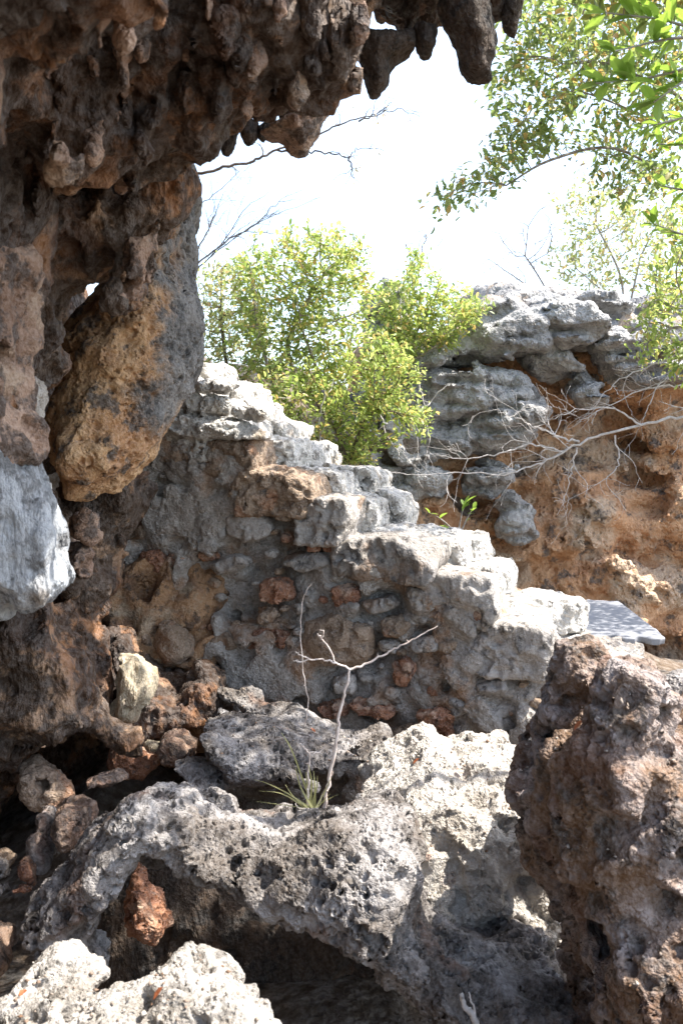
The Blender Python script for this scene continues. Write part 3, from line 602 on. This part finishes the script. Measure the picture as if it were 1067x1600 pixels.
# ---------------------------------------------------------------- concrete slab by the foot of the stairs
def beam(name, corners, z0, z1, mat, parent=None, bev=.008):
    V = [(x, y, z) for z in (z0, z1) for x, y in corners]
    me = D.meshes.new(name); me.from_pydata(V, [], [(3, 2, 1, 0), (4, 5, 6, 7)] + [(i, (i + 1) % 4, 4 + (i + 1) % 4, 4 + i) for i in range(4)])
    me.materials.append(mat); o = link(name, me, parent)
    if bev: b = o.modifiers.new('bevel', 'BEVEL'); b.width = bev; b.segments = 2
    return o
zt = -(294 / F) * 5.2
sroot = D.objects.new('concrete_slab', None); COL.objects.link(sroot); sroot.location = (1.6, 5.8, -2.2)
tag(sroot, 'grey concrete slab lying flat beside the lowest white steps', 'slab')
def ch(o):
    o.parent = sroot; o.matrix_parent_inverse = sroot.matrix_world.inverted(); o.location = -Vector(sroot.location); return o
SA = math.radians(5)
SLAB = (np.array((1.5, 5.85, 0.)), np.array((math.cos(SA), -math.sin(SA) * .2, 0)), np.array((math.sin(SA), math.cos(SA), 0)))
ch(solid('slab_top', [lobe([(-.46, zt - .055), (.46, zt - .055), (.46, zt), (-.46, zt)], 0, .65, R=.02, p=5, local=True)], .012, M['concrete'], None, noise=[(.002, .05)], frame=SLAB))
ch(beam('slab_base', [(1.2, 5.35), (1.66, 5.4), (1.85, 6.4), (1.25, 6.4)], -2.4, zt - .055, M['tan'], bev=.03))

# ---------------------------------------------------------------- branches and leaves
class Tubes:
    def __init__(s): s.V = []; s.F = []; s.n = 0
    def add(s, pts, rad, sides=5):
        pts = np.asarray(pts, float); n = len(pts)
        if n < 2: return
        d = np.gradient(pts, axis=0); d /= np.linalg.norm(d, axis=1)[:, None] + 1e-9
        up = np.array((.3, .2, 1.)) if abs(d[0][2]) < .8 else np.array((1., .2, .1))
        u = np.cross(d, up); u /= np.linalg.norm(u, axis=1)[:, None] + 1e-9; v = np.cross(d, u)
        an = np.arange(sides) * 2 * math.pi / sides; r = np.asarray(rad, float)[:, None, None]
        R_ = pts[:, None] + r * (np.cos(an)[None, :, None] * u[:, None] + np.sin(an)[None, :, None] * v[:, None])
        s.V.append(R_.reshape(-1, 3))
        i = np.arange(n - 1)[:, None] * sides; j = np.arange(sides)[None, :]; j2 = (j + 1) % sides
        s.F.append((np.stack([i + j, i + j2, i + sides + j2, i + sides + j], -1).reshape(-1, 4)) + s.n)
        s.n += n * sides
    def build(s, name, mat, parent=None): return link(name, mesh_np(name, np.concatenate(s.V), np.concatenate(s.F), mat), parent)

def smooth_line(pts, n=6):
    pts = np.asarray(pts, float); out = []
    Pp = np.vstack([2 * pts[0] - pts[1], pts, 2 * pts[-1] - pts[-2]])
    for i in range(1, len(Pp) - 2):
        a, b, c, d = Pp[i - 1:i + 3]
        for t in np.linspace(0, 1, n, endpoint=False):
            out.append(.5 * (2 * b + (c - a) * t + (2 * a - 5 * b + 4 * c - d) * t * t + (3 * b - 3 * c + d - a) * t ** 3))
    out.append(pts[-1]); return np.array(out)

def leaf_arrays(pos, dirs, size, rng, wide=.45, droop=.3):
    """one folded leaf per position"""
    n = len(pos); d = dirs + rng.normal(size=(n, 3)) * .55; d[:, 2] -= droop * rng.random(n); d /= np.linalg.norm(d, axis=1)[:, None]
    up = rng.normal(size=(n, 3)) * .6 + np.array((0, 0, 1.)); s_ = np.cross(d, up); s_ /= np.linalg.norm(s_, axis=1)[:, None] + 1e-9; nn = np.cross(s_, d)
    L = (size * rng.uniform(.5, 1.4, n))[:, None]; W = L * wide
    pr = [(0, 0, 0), (.35, -.42, .1), (.35, .42, .1), (.72, -.46, .06), (.72, .46, .06), (1, 0, -.1), (.35, 0, 0), (.72, 0, -.05)]
    V = np.stack([pos + d * L * a + s_ * W * b + nn * L * c for a, b, c in pr], 1).reshape(-1, 3)
    base = np.arange(n)[:, None] * 8
    Q = np.concatenate([base + np.array(q) for q in ((0, 6, 1, 1), (1, 6, 7, 3), (6, 2, 4, 7), (0, 2, 6, 6), (3, 7, 5, 5), (7, 4, 5, 5))])
    return V, Q
def leaf_mesh(name, V, Q, mat):
    tri = Q[:, 2] == Q[:, 3]; me = D.meshes.new(name)
    a = Q[~tri]; b = Q[tri][:, :3]
    T_ = np.concatenate([a[:, [0, 1, 2]], a[:, [0, 2, 3]], b])
    T_ = T_[(T_[:, 0] != T_[:, 1]) & (T_[:, 1] != T_[:, 2])]
    return mesh_np(name, V, T_, mat, smooth=False)

def colonize(starts, att, step, kill, infl, iters=90, rng=None):
    nodes = []; par = []
    for st in starts:                              # list of polylines
        for i, p in enumerate(st):
            nodes.append(np.array(p, float)); par.append(len(nodes) - 2 if i else -1)
    att = att.copy(); N = np.array(nodes)
    for _ in range(iters):
        if len(att) == 0: break
        d = np.linalg.norm(att[:, None] - N[None], axis=2); j = d.argmin(1); dm = d[np.arange(len(att)), j]
        ok = dm < infl
        if not ok.any(): infl *= 1.3; continue
        new = []
        for q in np.unique(j[ok]):
            v = att[ok & (j == q)] - N[q]; v = (v / (np.linalg.norm(v, axis=1)[:, None] + 1e-9)).sum(0)
            v += rng.normal(size=3) * .35; v /= np.linalg.norm(v) + 1e-9
            new.append(N[q] + v * step); par.append(int(q))
        N = np.vstack([N, new])
        d = np.linalg.norm(att[:, None] - np.array(new)[None], axis=2).min(1); att = att[d > kill]
    return N, np.array(par)

def tree(name, label, cat, trunks, blobs, Y, leafmat, barkmat, lsize, leaves, step=.09, tip=.0032, exp=2.3, seed=0, ydepth=.5, group=None, rmax=.05, natt=2.2, bare=False, lmul=1.0):
    """trunks: polylines in photo pixels at distance Y; blobs: (px,py,rx,ry,n) leaf masses"""
    rng = np.random.default_rng(seed)
    root = D.objects.new(name, None); COL.objects.link(root)
    starts = [smooth_line([P(a, b, y) for a, b, y in t], 5) for t in trunks]
    A = []
    for bl in blobs:
        px, py, rx, ry, n_ = bl[:5]; yy = bl[5] if len(bl) > 5 else Y; yd = bl[6] if len(bl) > 6 else ydepth
        n_ = int(n_ * natt); v = rng.normal(size=(n_, 3)); v /= np.linalg.norm(v, axis=1)[:, None]; v *= rng.random(n_)[:, None] ** .38 * np.where(rng.random(n_) < .08, 1.35, 1)[:, None]
        c = P(px, py, yy); A.append(c + v * np.array((rx / F * yy, yd, ry / F * yy)))
    A = np.concatenate(A)
    N, par = colonize(starts, A, step, step * 1.3, step * 9, rng=rng)
    n = len(N); kids = [[] for _ in range(n)]
    for i, p_ in enumerate(par):
        if p_ >= 0: kids[p_].append(i)
    rad = np.zeros(n)
    for i in range(n - 1, -1, -1):
        pass
    order = []; stack = [i for i in range(n) if par[i] < 0]
    while stack:
        q = stack.pop(); order.append(q); stack += kids[q]
    for q in reversed(order): rad[q] = tip if not kids[q] else (sum(rad[c] ** exp for c in kids[q])) ** (1 / exp)
    rad = np.minimum(rad, rmax)
    thick, thin = Tubes(), Tubes()
    for r0 in [i for i in range(n) if par[i] < 0]:
        st = [(r0, None)]
        while st:
            q, pv = st.pop(); ch_ = [q] if pv is None else [pv, q]
            while kids[q]:
                ks = sorted(kids[q], key=lambda c: -rad[c])
                for c in ks[1:]: st.append((c, q))
                q = ks[0]; ch_.append(q)
            rr_ = rad[ch_].copy()
            if pv is not None: rr_[0] = min(rr_[0], rr_[1] * 1.2)
            (thick if rr_.max() > tip * 4.5 else thin).add(N[ch_], rr_, 6 if rr_.max() > .02 else 4)
    if thick.V: thick.build('trunk', barkmat, root)
    if thin.V: tag(thin.build('branches', barkmat, root), kind='stuff')
    if not bare:
        c = np.where((rad < tip * 2.6) & (par >= 0))[0]
        leaves = int(leaves * lmul); pick = rng.choice(c, size=leaves, replace=True); dr = N[pick] - N[par[pick]]; dr /= np.linalg.norm(dr, axis=1)[:, None] + 1e-9
        pos = N[pick] - dr * step * rng.random(leaves)[:, None] + rng.normal(size=(leaves, 3)) * lsize * .75
        V, Q = leaf_arrays(pos, dr, lsize, rng)
        mats = leafmat if isinstance(leafmat, list) else [leafmat]
        me = leaf_mesh('crown', V, Q, mats[0])
        tag(link('crown', me, root), kind='stuff')
    tag(root, label, cat, group)
    return root, N, par, rad

# shrub mass behind the stairs
tree('leafy_shrub', 'tall yellow green shrub rising behind the top of the stairs', 'shrub',
     [[(455, 640, 7.6), (462, 600, 7.6), (450, 540, 7.6), (470, 490, 7.6), (500, 440, 7.5)], [(500, 640, 7.5), (495, 580, 7.5), (470, 510, 7.4)], [(440, 650, 7.4), (415, 560, 7.5), (400, 500, 7.5)]],
     [(505, 392, 66, 36, 230), (545, 420, 30, 50, 70), (430, 430, 66, 54, 190), (390, 420, 40, 30, 70), (500, 470, 70, 50, 150), (430, 540, 60, 60, 130), (520, 560, 60, 60, 120), (570, 470, 26, 50, 60), (400, 480, 40, 50, 80)],
     7.6, M['leafA'], M['bark'], .052, 7200, seed=1, ydepth=.45, rmax=.018)
tree('leafy_shrub', 'pale yellow leafed shrub beside the grey hanging pillar', 'shrub',
     [[(372, 650, 7.9), (360, 600, 7.9), (350, 540, 8), (345, 480, 8)], [(375, 650, 7.8), (350, 610, 7.8), (330, 585, 7.8)], [(352, 640, 8), (400, 560, 8.1), (410, 500, 8.2)]],
     [(350, 450, 50, 50, 130), (335, 520, 50, 60, 140), (390, 510, 50, 70, 130), (330, 590, 36, 34, 70), (400, 590, 50, 36, 70)],
     8.0, M['leafC'], M['dbark'], .046, 4200, seed=2, ydepth=.4, rmax=.02)
tree('low_shrub', 'bright green low shrub spilling over behind the middle steps', 'shrub',
     [[(540, 720, 7.2), (530, 680, 7.2), (500, 640, 7.2)], [(545, 720, 7.2), (570, 660, 7.2), (600, 620, 7.3)], [(550, 715, 7.2), (470, 670, 7.2)]],
     [(470, 620, 70, 44, 170), (550, 640, 60, 50, 170), (610, 620, 44, 44, 110), (560, 700, 34, 34, 70), (500, 670, 50, 30, 70), (640, 650, 34, 40, 80), (590, 560, 44, 44, 100), (620, 590, 40, 40, 80), (440, 660, 20, 14, 30)],
     7.2, M['leafA'], M['dbark'], .046, 5600, seed=3, ydepth=.35, rmax=.016)
tree('cliff_shrub', 'yellow green shrub sprawling over the left end of the cliff top', 'shrub',
     [[(640, 560, 8.7), (650, 520, 8.6), (670, 490, 8.5)], [(640, 560, 8.6), (620, 520, 8.5)], [(650, 560, 8.5), (700, 530, 8.4)]],
     [(640, 470, 40, 44, 130), (700, 480, 48, 36, 150), (620, 530, 44, 34, 110), (690, 520, 40, 24, 80), (740, 490, 22, 22, 50), (620, 580, 26, 30, 50), (650, 410, 22, 20, 16), (600, 480, 20, 40, 40)],
     8.45, M['leafA'], M['bark'], .05, 5200, seed=4, ydepth=.35, rmax=.018)
tree('cliff_top_tree', 'pale airy tree standing on the cliff top right of centre', 'tree',
     [[(975, 470, 11.5), (965, 420, 11.5), (930, 350, 11.5)], [(985, 470, 11.6), (1000, 400, 11.6)], [(960, 470, 11.5), (900, 420, 11.4)]],
     [(930, 320, 60, 50, 170), (900, 400, 50, 45, 120), (980, 380, 50, 60, 140), (1030, 330, 50, 60, 120), (1050, 420, 40, 40, 70), (940, 440, 50, 16, 60)],
     11.5, M['leafC'], M['bark'], .065, 3600, seed=5, ydepth=.6, rmax=.025, step=.13, tip=.003)
tree('bare_thicket', 'bare twiggy thicket left of the pale tree on the cliff top', 'shrub',
     [[(860, 465, 11), (840, 430, 11), (820, 400, 11)], [(850, 465, 11), (800, 430, 11)]],
     [(820, 380, 60, 40, 110), (790, 420, 50, 26, 70), (850, 350, 40, 40, 50)], 11, None, M['skytwig'], .05, 0, seed=6, ydepth=.4, step=.12, tip=.0036, rmax=.012, bare=True)
tree('bare_thicket', 'bare twigs poking up behind the cliff shrub', 'shrub',
     [[(650, 450, 9.5), (655, 420, 9.5), (660, 400, 9.5)]],
     [(655, 380, 40, 26, 40)], 9.5, None, M['skytwig'], .05, 0, seed=16, ydepth=.3, step=.1, tip=.0032, rmax=.01, bare=True)
# overhanging tree top right
tree('overhanging_tree', 'green leafed tree reaching in from the upper right', 'tree',
     [[(1500, 900, 5.6), (1350, 560, 5.6), (1200, 380, 5.6), (1067, 290, 5.6), (985, 250, 5.6), (930, 238, 5.5)], [(1067, 290, 5.6), (960, 232, 5.5), (860, 250, 5.4), (790, 290, 5.4)],
      [(1200, 380, 5.6), (1120, 240, 5.5), (1060, 150, 5.4), (1000, 120, 5.3)], [(1060, 150, 5.4), (950, 100, 5.3), (880, 100, 5.3)], [(1120, 240, 5.5), (980, 170, 5.4), (900, 140, 5.3)]],
     [(700, 310, 30, 12, 30), (760, 280, 44, 22, 90), (800, 225, 50, 26, 110), (850, 190, 50, 26, 100), (800, 120, 36, 60, 110), (870, 60, 70, 46, 190), (960, 60, 80, 60, 220), (1040, 90, 50, 80, 160), (900, 130, 60, 30, 110), (1000, 200, 70, 30, 90), (960, 190, 30, 20, 40), (1040, 250, 40, 24, 60), (860, 5, 60, 30, 80), (1030, 160, 50, 50, 80), (1000, 290, 50, 26, 50), (1230, 480, 130, 100, 380, 5.9, .6)],  # last blob is unseen foliage added to shade the slab
     5.4, M['leafB'], M['bark'], .052, 7000, seed=7, ydepth=.45, rmax=.02, step=.075, tip=.0019, lmul=1.2)
tree('leafy_branch', 'bright leafy spray hanging at the right edge above the dead branch', 'shrub',
     [[(1400, 700, 6), (1250, 560, 6), (1120, 500, 6), (1067, 510, 6)]],
     [(1050, 480, 40, 40, 90), (1020, 540, 36, 30, 60), (1060, 570, 30, 26, 50), (1050, 420, 40, 24, 60), (1060, 350, 36, 40, 60), (1000, 500, 24, 24, 30)],
     6, M['leafA'], M['bark'], .05, 1500, seed=8, ydepth=.35, rmax=.016)

tree('shading_crown', 'added tree crown shading the rocks from just above the top right corner of the view', 'tree',
     [[(2600, 1500, 3.6), (2100, 700, 3.6), (1500, 200, 3.6), (1200, -60, 3.6)], [(1500, 200, 3.6), (1300, 60, 3.6), (1100, 20, 3.6)]],
     [(1045, -135, 140, 100, 300, 3.5, .8), (1195, -80, 140, 90, 160, 4.15, .45)], 3.6, M['leafB'], M['bark'], .07, 2600, seed=9, ydepth=.8, rmax=.03, step=.09)  # crown added out of view to keep sun off the wedged block and arch
# near sprays with large leaves, each leaf its own part
def big_spray(label, lines, Y, L, n, mat, seed, spread=.03):
    rng = np.random.default_rng(seed); root = D.objects.new('leafy_twig', None); COL.objects.link(root); tag(root, label, 'branch')
    tb = Tubes(); pts = []
    for ln in lines:
        c = smooth_line([P(a, b, Y) for a, b in ln], 6); tb.add(c, np.linspace(.007, .002, len(c)), 5)
        for q in range(int(n / len(lines))):
            i = min(len(c) - 1, int(len(c) * (rng.random() ** .5))); dd = c[i] - c[max(i - 1, 0)] + (c[1] - c[0]) * .01; pts.append((c[i], dd / (np.linalg.norm(dd) + 1e-9)))
    tb.build('twig', M['bark'], root)
    V, Q = leaf_arrays(np.zeros((1, 3)), np.array([(1., 0, 0)]), L, np.random.default_rng(0), wide=.5, droop=0)
    pr = [(0, 0, 0), (.12, -.1, .01), (.35, -.20, .05), (.65, -.22, .04), (.9, -.1, -.02), (1, 0, -.06), (.9, .1, -.02), (.65, .22, .04), (.35, .20, .05), (.12, .1, .01), (.35, 0, 0), (.65, 0, -.02)]
    me = D.meshes.new('leaf'); me.from_pydata([(a * L, b * L, c * L) for a, b, c in pr], [], [(0, 1, 10), (1, 2, 10), (2, 3, 11, 10), (3, 4, 11), (4, 5, 11), (5, 6, 11), (6, 7, 11), (7, 8, 10, 11), (8, 9, 10), (9, 0, 10)])
    me.materials.append(mat)
    for p_, d_ in pts:
        o = link('leaf', me, root); v = d_ + rng.normal(size=3) * .8; v[2] += .1
        o.location = p_; o.rotation_mode = 'QUATERNION'
        qq = Vector(v).to_track_quat('X', 'Z'); o.rotation_quaternion = qq
        sv = rng.uniform(.7, 1.2); o.scale = (sv, sv * rng.uniform(.8, 1.2), sv)
M['leafN'] = leafm('near_green_leaf', (.17, .27, .05), (.17, .27, .05), (.17, .27, .05), .5)
big_spray('near spray of large glossy leaves at the top right corner', [[(1150, 20), (1080, 40), (1030, 30), (945, 20)], [(1150, 20), (1100, 90), (1020, 120), (930, 130)], [(1120, 60), (1050, 60), (960, 80)], [(1150, -60), (1080, -20), (980, -10)], [(1150, 90), (1080, 120), (1020, 160)]], 2.7, .08, 90, M['leafN'], 31)
big_spray('near spray of large leaves at the right edge below the corner', [[(1150, 150), (1080, 180), (1000, 200)], [(1160, 250), (1100, 230), (1030, 225)], [(1150, 320), (1080, 300), (1030, 290)], [(1150, 380), (1080, 370), (1020, 350)]], 3.2, .075, 44, M['leafN'], 32)
big_spray('small sprig with drooping leaves rising behind the white steps', [[(716, 830), (722, 800), (728, 785)], [(720, 830), (735, 800), (742, 795)], [(710, 830), (690, 812), (668, 800)]], 6.3, .085, 18, M['leafN'], 33)

# bare twigs
def twigs(tb, line, r0, r1, rng, n, ln, depth=2, kink=.25, up=.0):
    tb.add(line, np.linspace(r0, r1, len(line)), 5)
    if depth <= 0: return []
    ends = []
    for q in range(n):
        i = int(len(line) * rng.uniform(.15, .98)); i = min(max(i, 1), len(line) - 1)
        d = line[i] - line[i - 1]; d /= np.linalg.norm(d) + 1e-9
        v = d + rng.normal(size=3) * .6; v[2] += up; v /= np.linalg.norm(v)
        m = 7; L = ln * rng.uniform(.4, 1.1); pts = [line[i]]
        for k_ in range(m):
            v = v + rng.normal(size=3) * kink; v[2] += up * .15; v /= np.linalg.norm(v); pts.append(pts[-1] + v * L / m)
        rr_ = r0 + (r1 - r0) * i / len(line)
        ends += twigs(tb, np.array(pts), rr_ * .55, max(r1 * .6, .0011), rng, max(2, n // 2), ln * .5, depth - 1, kink, up); ends.append(pts[-1])
    return ends
def bare(name, label, cat, lines, Y, r0, r1, n, ln, mat, seed, up=0., depth=2, tips=0):
    rng = np.random.default_rng(seed); root = D.objects.new(name, None); COL.objects.link(root); tag(root, label, cat)
    tb = Tubes(); ends = []
    for k_, l_ in enumerate(lines):
        q = l_[0] if isinstance(l_[0], (int, float)) else 1.0; pp = l_[1:] if isinstance(l_[0], (int, float)) else l_
        c = smooth_line([P(a, b, Y) for a, b in pp], 6); c[1:-1] += rng.normal(size=c[1:-1].shape) * .006
        ends += twigs(tb, c, r0 * q, r1, rng, int(n * max(q, .5)), ln, depth, up=up)
    tb.build('branch', mat, root)
    if tips:
        e = np.array(ends); e = e[rng.choice(len(e), tips)] + rng.normal(size=(tips, 3)) * .015
        V, Q = leaf_arrays(e, rng.normal(size=(tips, 3)), .03, rng); tag(link('buds', leaf_mesh('buds', V, Q, M['tip']), root), kind='stuff')
bare('dead_branch', 'silver dead branch reaching in from the right across the orange cliff', 'branch',
     [[1., (1220, 610), (1120, 640), (1067, 650), (1000, 664), (930, 682), (880, 706), (830, 730), (780, 742), (720, 738), (650, 742), (608, 738)], [.7, (905, 690), (870, 680), (840, 668), (800, 650), (770, 640)], [.6, (1000, 664), (960, 640), (900, 640), (850, 660)], [.6, (880, 706), (830, 694), (790, 706), (730, 716), (690, 712)],
      [.5, (1067, 560), (1030, 600), (1010, 640), (1000, 664)], [.5, (960, 680), (965, 720), (950, 745), (920, 762)], [.5, (900, 700), (890, 740), (882, 785)], [.6, (1090, 540), (1020, 570), (960, 600), (920, 640)], [.5, (1067, 600), (1000, 610), (940, 640), (900, 660)]],
     6.0, .013, .0015, 10, .36, M['pbark'], 51, up=.05)
bare('bare_branch', 'thin bare branch crossing the sky below the hanging rock teeth', 'branch',
     [[1., (250, 285), (300, 276), (350, 262), (400, 250), (432, 234), (480, 218), (530, 196), (580, 180), (620, 172), (655, 182)], [.6, (432, 234), (480, 236), (520, 240), (545, 246), (560, 232), (600, 236)], [.5, (545, 246), (548, 262), (552, 280)], [.5, (560, 190), (590, 176), (612, 160)]],
     6.4, .014, .0019, 9, .18, M['skytwig'], 52, depth=2, tips=90)
bare('bare_shrub', 'faint bare shrub against the sky right of the hanging pillar', 'shrub',
     [[1., (300, 420), (350, 380), (400, 350), (430, 320), (470, 312)], [.9, (305, 400), (330, 350), (350, 300)], [.8, (300, 430), (340, 390), (380, 330), (420, 300)], [.6, (300, 330), (340, 300), (380, 262)], [.6, (330, 400), (400, 350), (500, 308)]],
     9.0, .011, .002, 10, .5, M['skytwig'], 53, up=.1)
bare('vine', 'pale dry vines trailing down the cliff below the shrub', 'vine',
     [[1., (590, 640), (610, 690), (640, 720), (655, 735)], [.8, (655, 600), (665, 650), (670, 690), (662, 720)], [.8, (640, 640), (650, 680), (655, 715)], [.8, (700, 600), (660, 640), (640, 660)]],
     7.6, .007, .002, 5, .3, M['pbark'], 54, up=-.3, depth=1)
bare('dry_stick', 'pale dry sticks leaning in the low shrub behind the steps', 'stick',
     [[1., (498, 700), (500, 660), (508, 610)], [.8, (476, 720), (480, 690), (478, 665)], [.8, (385, 625), (405, 615), (425, 618)], [.6, (525, 715), (510, 690), (490, 680)]],
     7.0, .011, .004, 3, .2, M['pbark'], 55, depth=1)

# sapling and grass on the arched boulder
def twig_thing(name, label, cat, lines, Y, mat, depth_jit=.004, seed=0):
    root = D.objects.new(name, None); COL.objects.link(root); tag(root, label, cat); rng = np.random.default_rng(seed)
    for k_, (nm, r0, r1, pp) in enumerate(lines):
        tb = Tubes(); c = smooth_line([P(a, b, Y + (.02 * k_)) if k_ == 0 else P(a, b, Y) for a, b in pp], 5); c[1:-1] += rng.normal(size=c[1:-1].shape) * depth_jit * .5
        tb.add(c, np.linspace(r0, r1, len(c)), 6)
        for i in range(3, len(c), 5):
            v = rng.normal(size=3); v /= np.linalg.norm(v); tb.add([c[i], c[i] + v * .012], [r1 * 1.2, r1 * .5], 4)
        tb.build(nm, mat, root)
twig_thing('sapling', 'bare pale sapling forked like a Y standing on the arched boulder', 'sapling',
     [('stem', .0075, .0045, [(506, 1262), (514, 1215), (527, 1150), (532, 1110), (540, 1080), (546, 1046)]),
      ('branch', .0048, .002, [(546, 1046), (575, 1036), (600, 1022), (620, 1012), (650, 996), (684, 978)]),
      ('branch', .0042, .002, [(546, 1046), (528, 1038), (512, 1032), (492, 1030), (470, 1034), (458, 1032)]),
      ('branch', .0035, .002, [(524, 1036), (514, 1014), (503, 998), (496, 990)]), ('branch', .002, .001, [(503, 998), (506, 988), (498, 984)]),
      ('branch', .003, .0015, [(484, 1030), (470, 1024), (462, 1018)]), ('branch', .004, .002, [(498, 1255), (510, 1228), (520, 1205)])], 3.2, M['sap'], seed=3)
twig_thing('twig', 'thin upright twig standing left of the forked sapling', 'twig',
     [('stem', .0028, .0014, [(476, 1135), (481, 1100), (474, 1050), (470, 1000), (470, 960), (476, 930), (487, 912)])], 3.9, M['sap'], seed=4)
twig_thing('seedling', 'tiny forked seedling among the grass blades', 'seedling',
     [('stem', .005, .003, [(481, 1260), (482, 1215), (484, 1178)]), ('branch', .003, .0015, [(484, 1178), (476, 1168), (468, 1162)]), ('branch', .003, .0015, [(484, 1176), (500, 1174), (512, 1162)])], 3.15, M['sap'], seed=5)
twig_thing('dead_twig', 'pale dead twig sticking up at the bottom edge in the shade', 'twig',
     [('stem', .012, .006, [(745, 1615), (740, 1590), (725, 1570), (720, 1552)]), ('branch', .004, .002, [(745, 1600), (738, 1570), (732, 1550)])], 2.6, M['pbark'], seed=6)
groot = D.objects.new('grass_tuft', None); COL.objects.link(groot); tag(groot, 'sparse tuft of long thin grass blades beside the sapling', 'grass')
rng = np.random.default_rng(77)
for pp in [[(490, 1262), (472, 1215), (455, 1170), (440, 1145)], [(484, 1262), (450, 1240), (420, 1225), (398, 1218)], [(478, 1262), (440, 1240), (405, 1236)], [(492, 1262), (492, 1230), (490, 1205)], [(480, 1262), (480, 1230), (478, 1206)],
           [(494, 1262), (508, 1235), (518, 1215)], [(486, 1262), (495, 1230), (496, 1212)], [(482, 1262), (460, 1246), (446, 1226)], [(488, 1262), (470, 1230), (462, 1200)], [(484, 1262), (487, 1225), (482, 1195)], [(490, 1262), (520, 1245), (540, 1238)], [(476, 1262), (430, 1256), (400, 1252)], [(496, 1262), (506, 1250), (516, 1240)]]:
    c = smooth_line([P(a, b, 3.15 + rng.uniform(-.03, .03)) for a, b in pp], 6); w_ = np.linspace(.005, .001, len(c))[:, None]
    sd = np.array((.9, .35, .1)); V = np.concatenate([c - sd * w_, c + sd * w_]); m = len(c); i = np.arange(m - 1)
    link('blade', mesh_np('blade', V, np.stack([i, i + 1, i + 1 + m, i + m], 1), M['grass']), groot)

# dry leaves lying on the boulders
tb_ = bvh(*[o for o in COL.objects if o.type == 'MESH' and o.name.startswith('boulder')])
M['dry'] = leafm('dry_red_leaf', (.35, .12, .05), (.35, .12, .05), (.35, .12, .05), .2)
for lb, px, py in [('orange dry leaf caught on the upper face of the big brown boulder', 905, 1150), ('red dry leaf on the top of the sunlit cream boulder', 720, 1215), ('rust coloured dry leaf on the left shoulder of the cream boulder', 650, 1200),
                   ('reddish dry leaf lying near the left end of the white corner boulder', 40, 1560), ('brown dry leaf lying on the right half of the white corner boulder', 250, 1570), ('red dry leaf on the dark wedged block', 490, 1150), ('dry leaf caught at the foot of the forked sapling', 522, 1268), ('brown dry leaf left of the grass tuft', 420, 1268), ('dry leaf on the front of the arched boulder below the grass', 470, 1290)]:
    h_ = tb_.ray_cast(Vector((0, 0, 0)), Vector(P(px, py, 1)))
    if h_[0] is None: continue
    L = .035; me = D.meshes.new('fallen_leaf')
    me.from_pydata([(0, 0, 0), (.35 * L, -.28 * L, .1 * L), (.75 * L, -.22 * L, .05 * L), (L, 0, 0), (.75 * L, .22 * L, .12 * L), (.35 * L, .28 * L, .08 * L), (.5 * L, 0, -.02 * L)], [], [(0, 1, 6), (1, 2, 6), (2, 3, 6), (3, 4, 6), (4, 5, 6), (5, 0, 6)])
    me.materials.append(M['dry']); o = link('fallen_leaf', me); tag(o, lb, 'leaf', 'dry leaves lying on the boulders')
    o.location = h_[0] + h_[1] * .022; o.rotation_mode = 'QUATERNION'; o.rotation_quaternion = h_[1].to_track_quat('Z', 'X')

# grit and crumbs of stone lying on the boulders
rg_ = np.random.default_rng(55); GV, GF = [], []; nb = 0
base_v = np.array([(1, 0, 0), (-1, 0, 0), (0, 1, 0), (0, -1, 0), (0, 0, .8), (0, 0, -.5)], float)
base_f = np.array([(0, 2, 4), (2, 1, 4), (1, 3, 4), (3, 0, 4), (2, 0, 5), (1, 2, 5), (3, 1, 5), (0, 3, 5)])
for k_ in range(2600):
    if k_ % 4 == 0: px, py = rg_.normal(500, 40), rg_.uniform(1235, 1300)
    else: px, py = rg_.uniform(0, 1067), rg_.uniform(1060, 1600)
    h_ = tb_.ray_cast(Vector((0, 0, 0)), Vector(P(px, py, 1)))
    if h_[0] is None or h_[1].z < .55: continue
    v = base_v * rg_.uniform(.5, 1.3, (6, 1)) * rg_.uniform(.6, 1.2, 3) * rg_.uniform(.003, .009) * (1.5 if rg_.random() < .1 else 1)
    GV.append(v + np.array(h_[0] + h_[1] * .008)); GF.append(base_f + nb); nb += 6
g_ = link('grit', mesh_np('grit', np.concatenate(GV), np.concatenate(GF), M['grit'], smooth=False)); tag(g_, 'loose stone crumbs and grit scattered over the boulder tops', 'grit', kind='stuff')
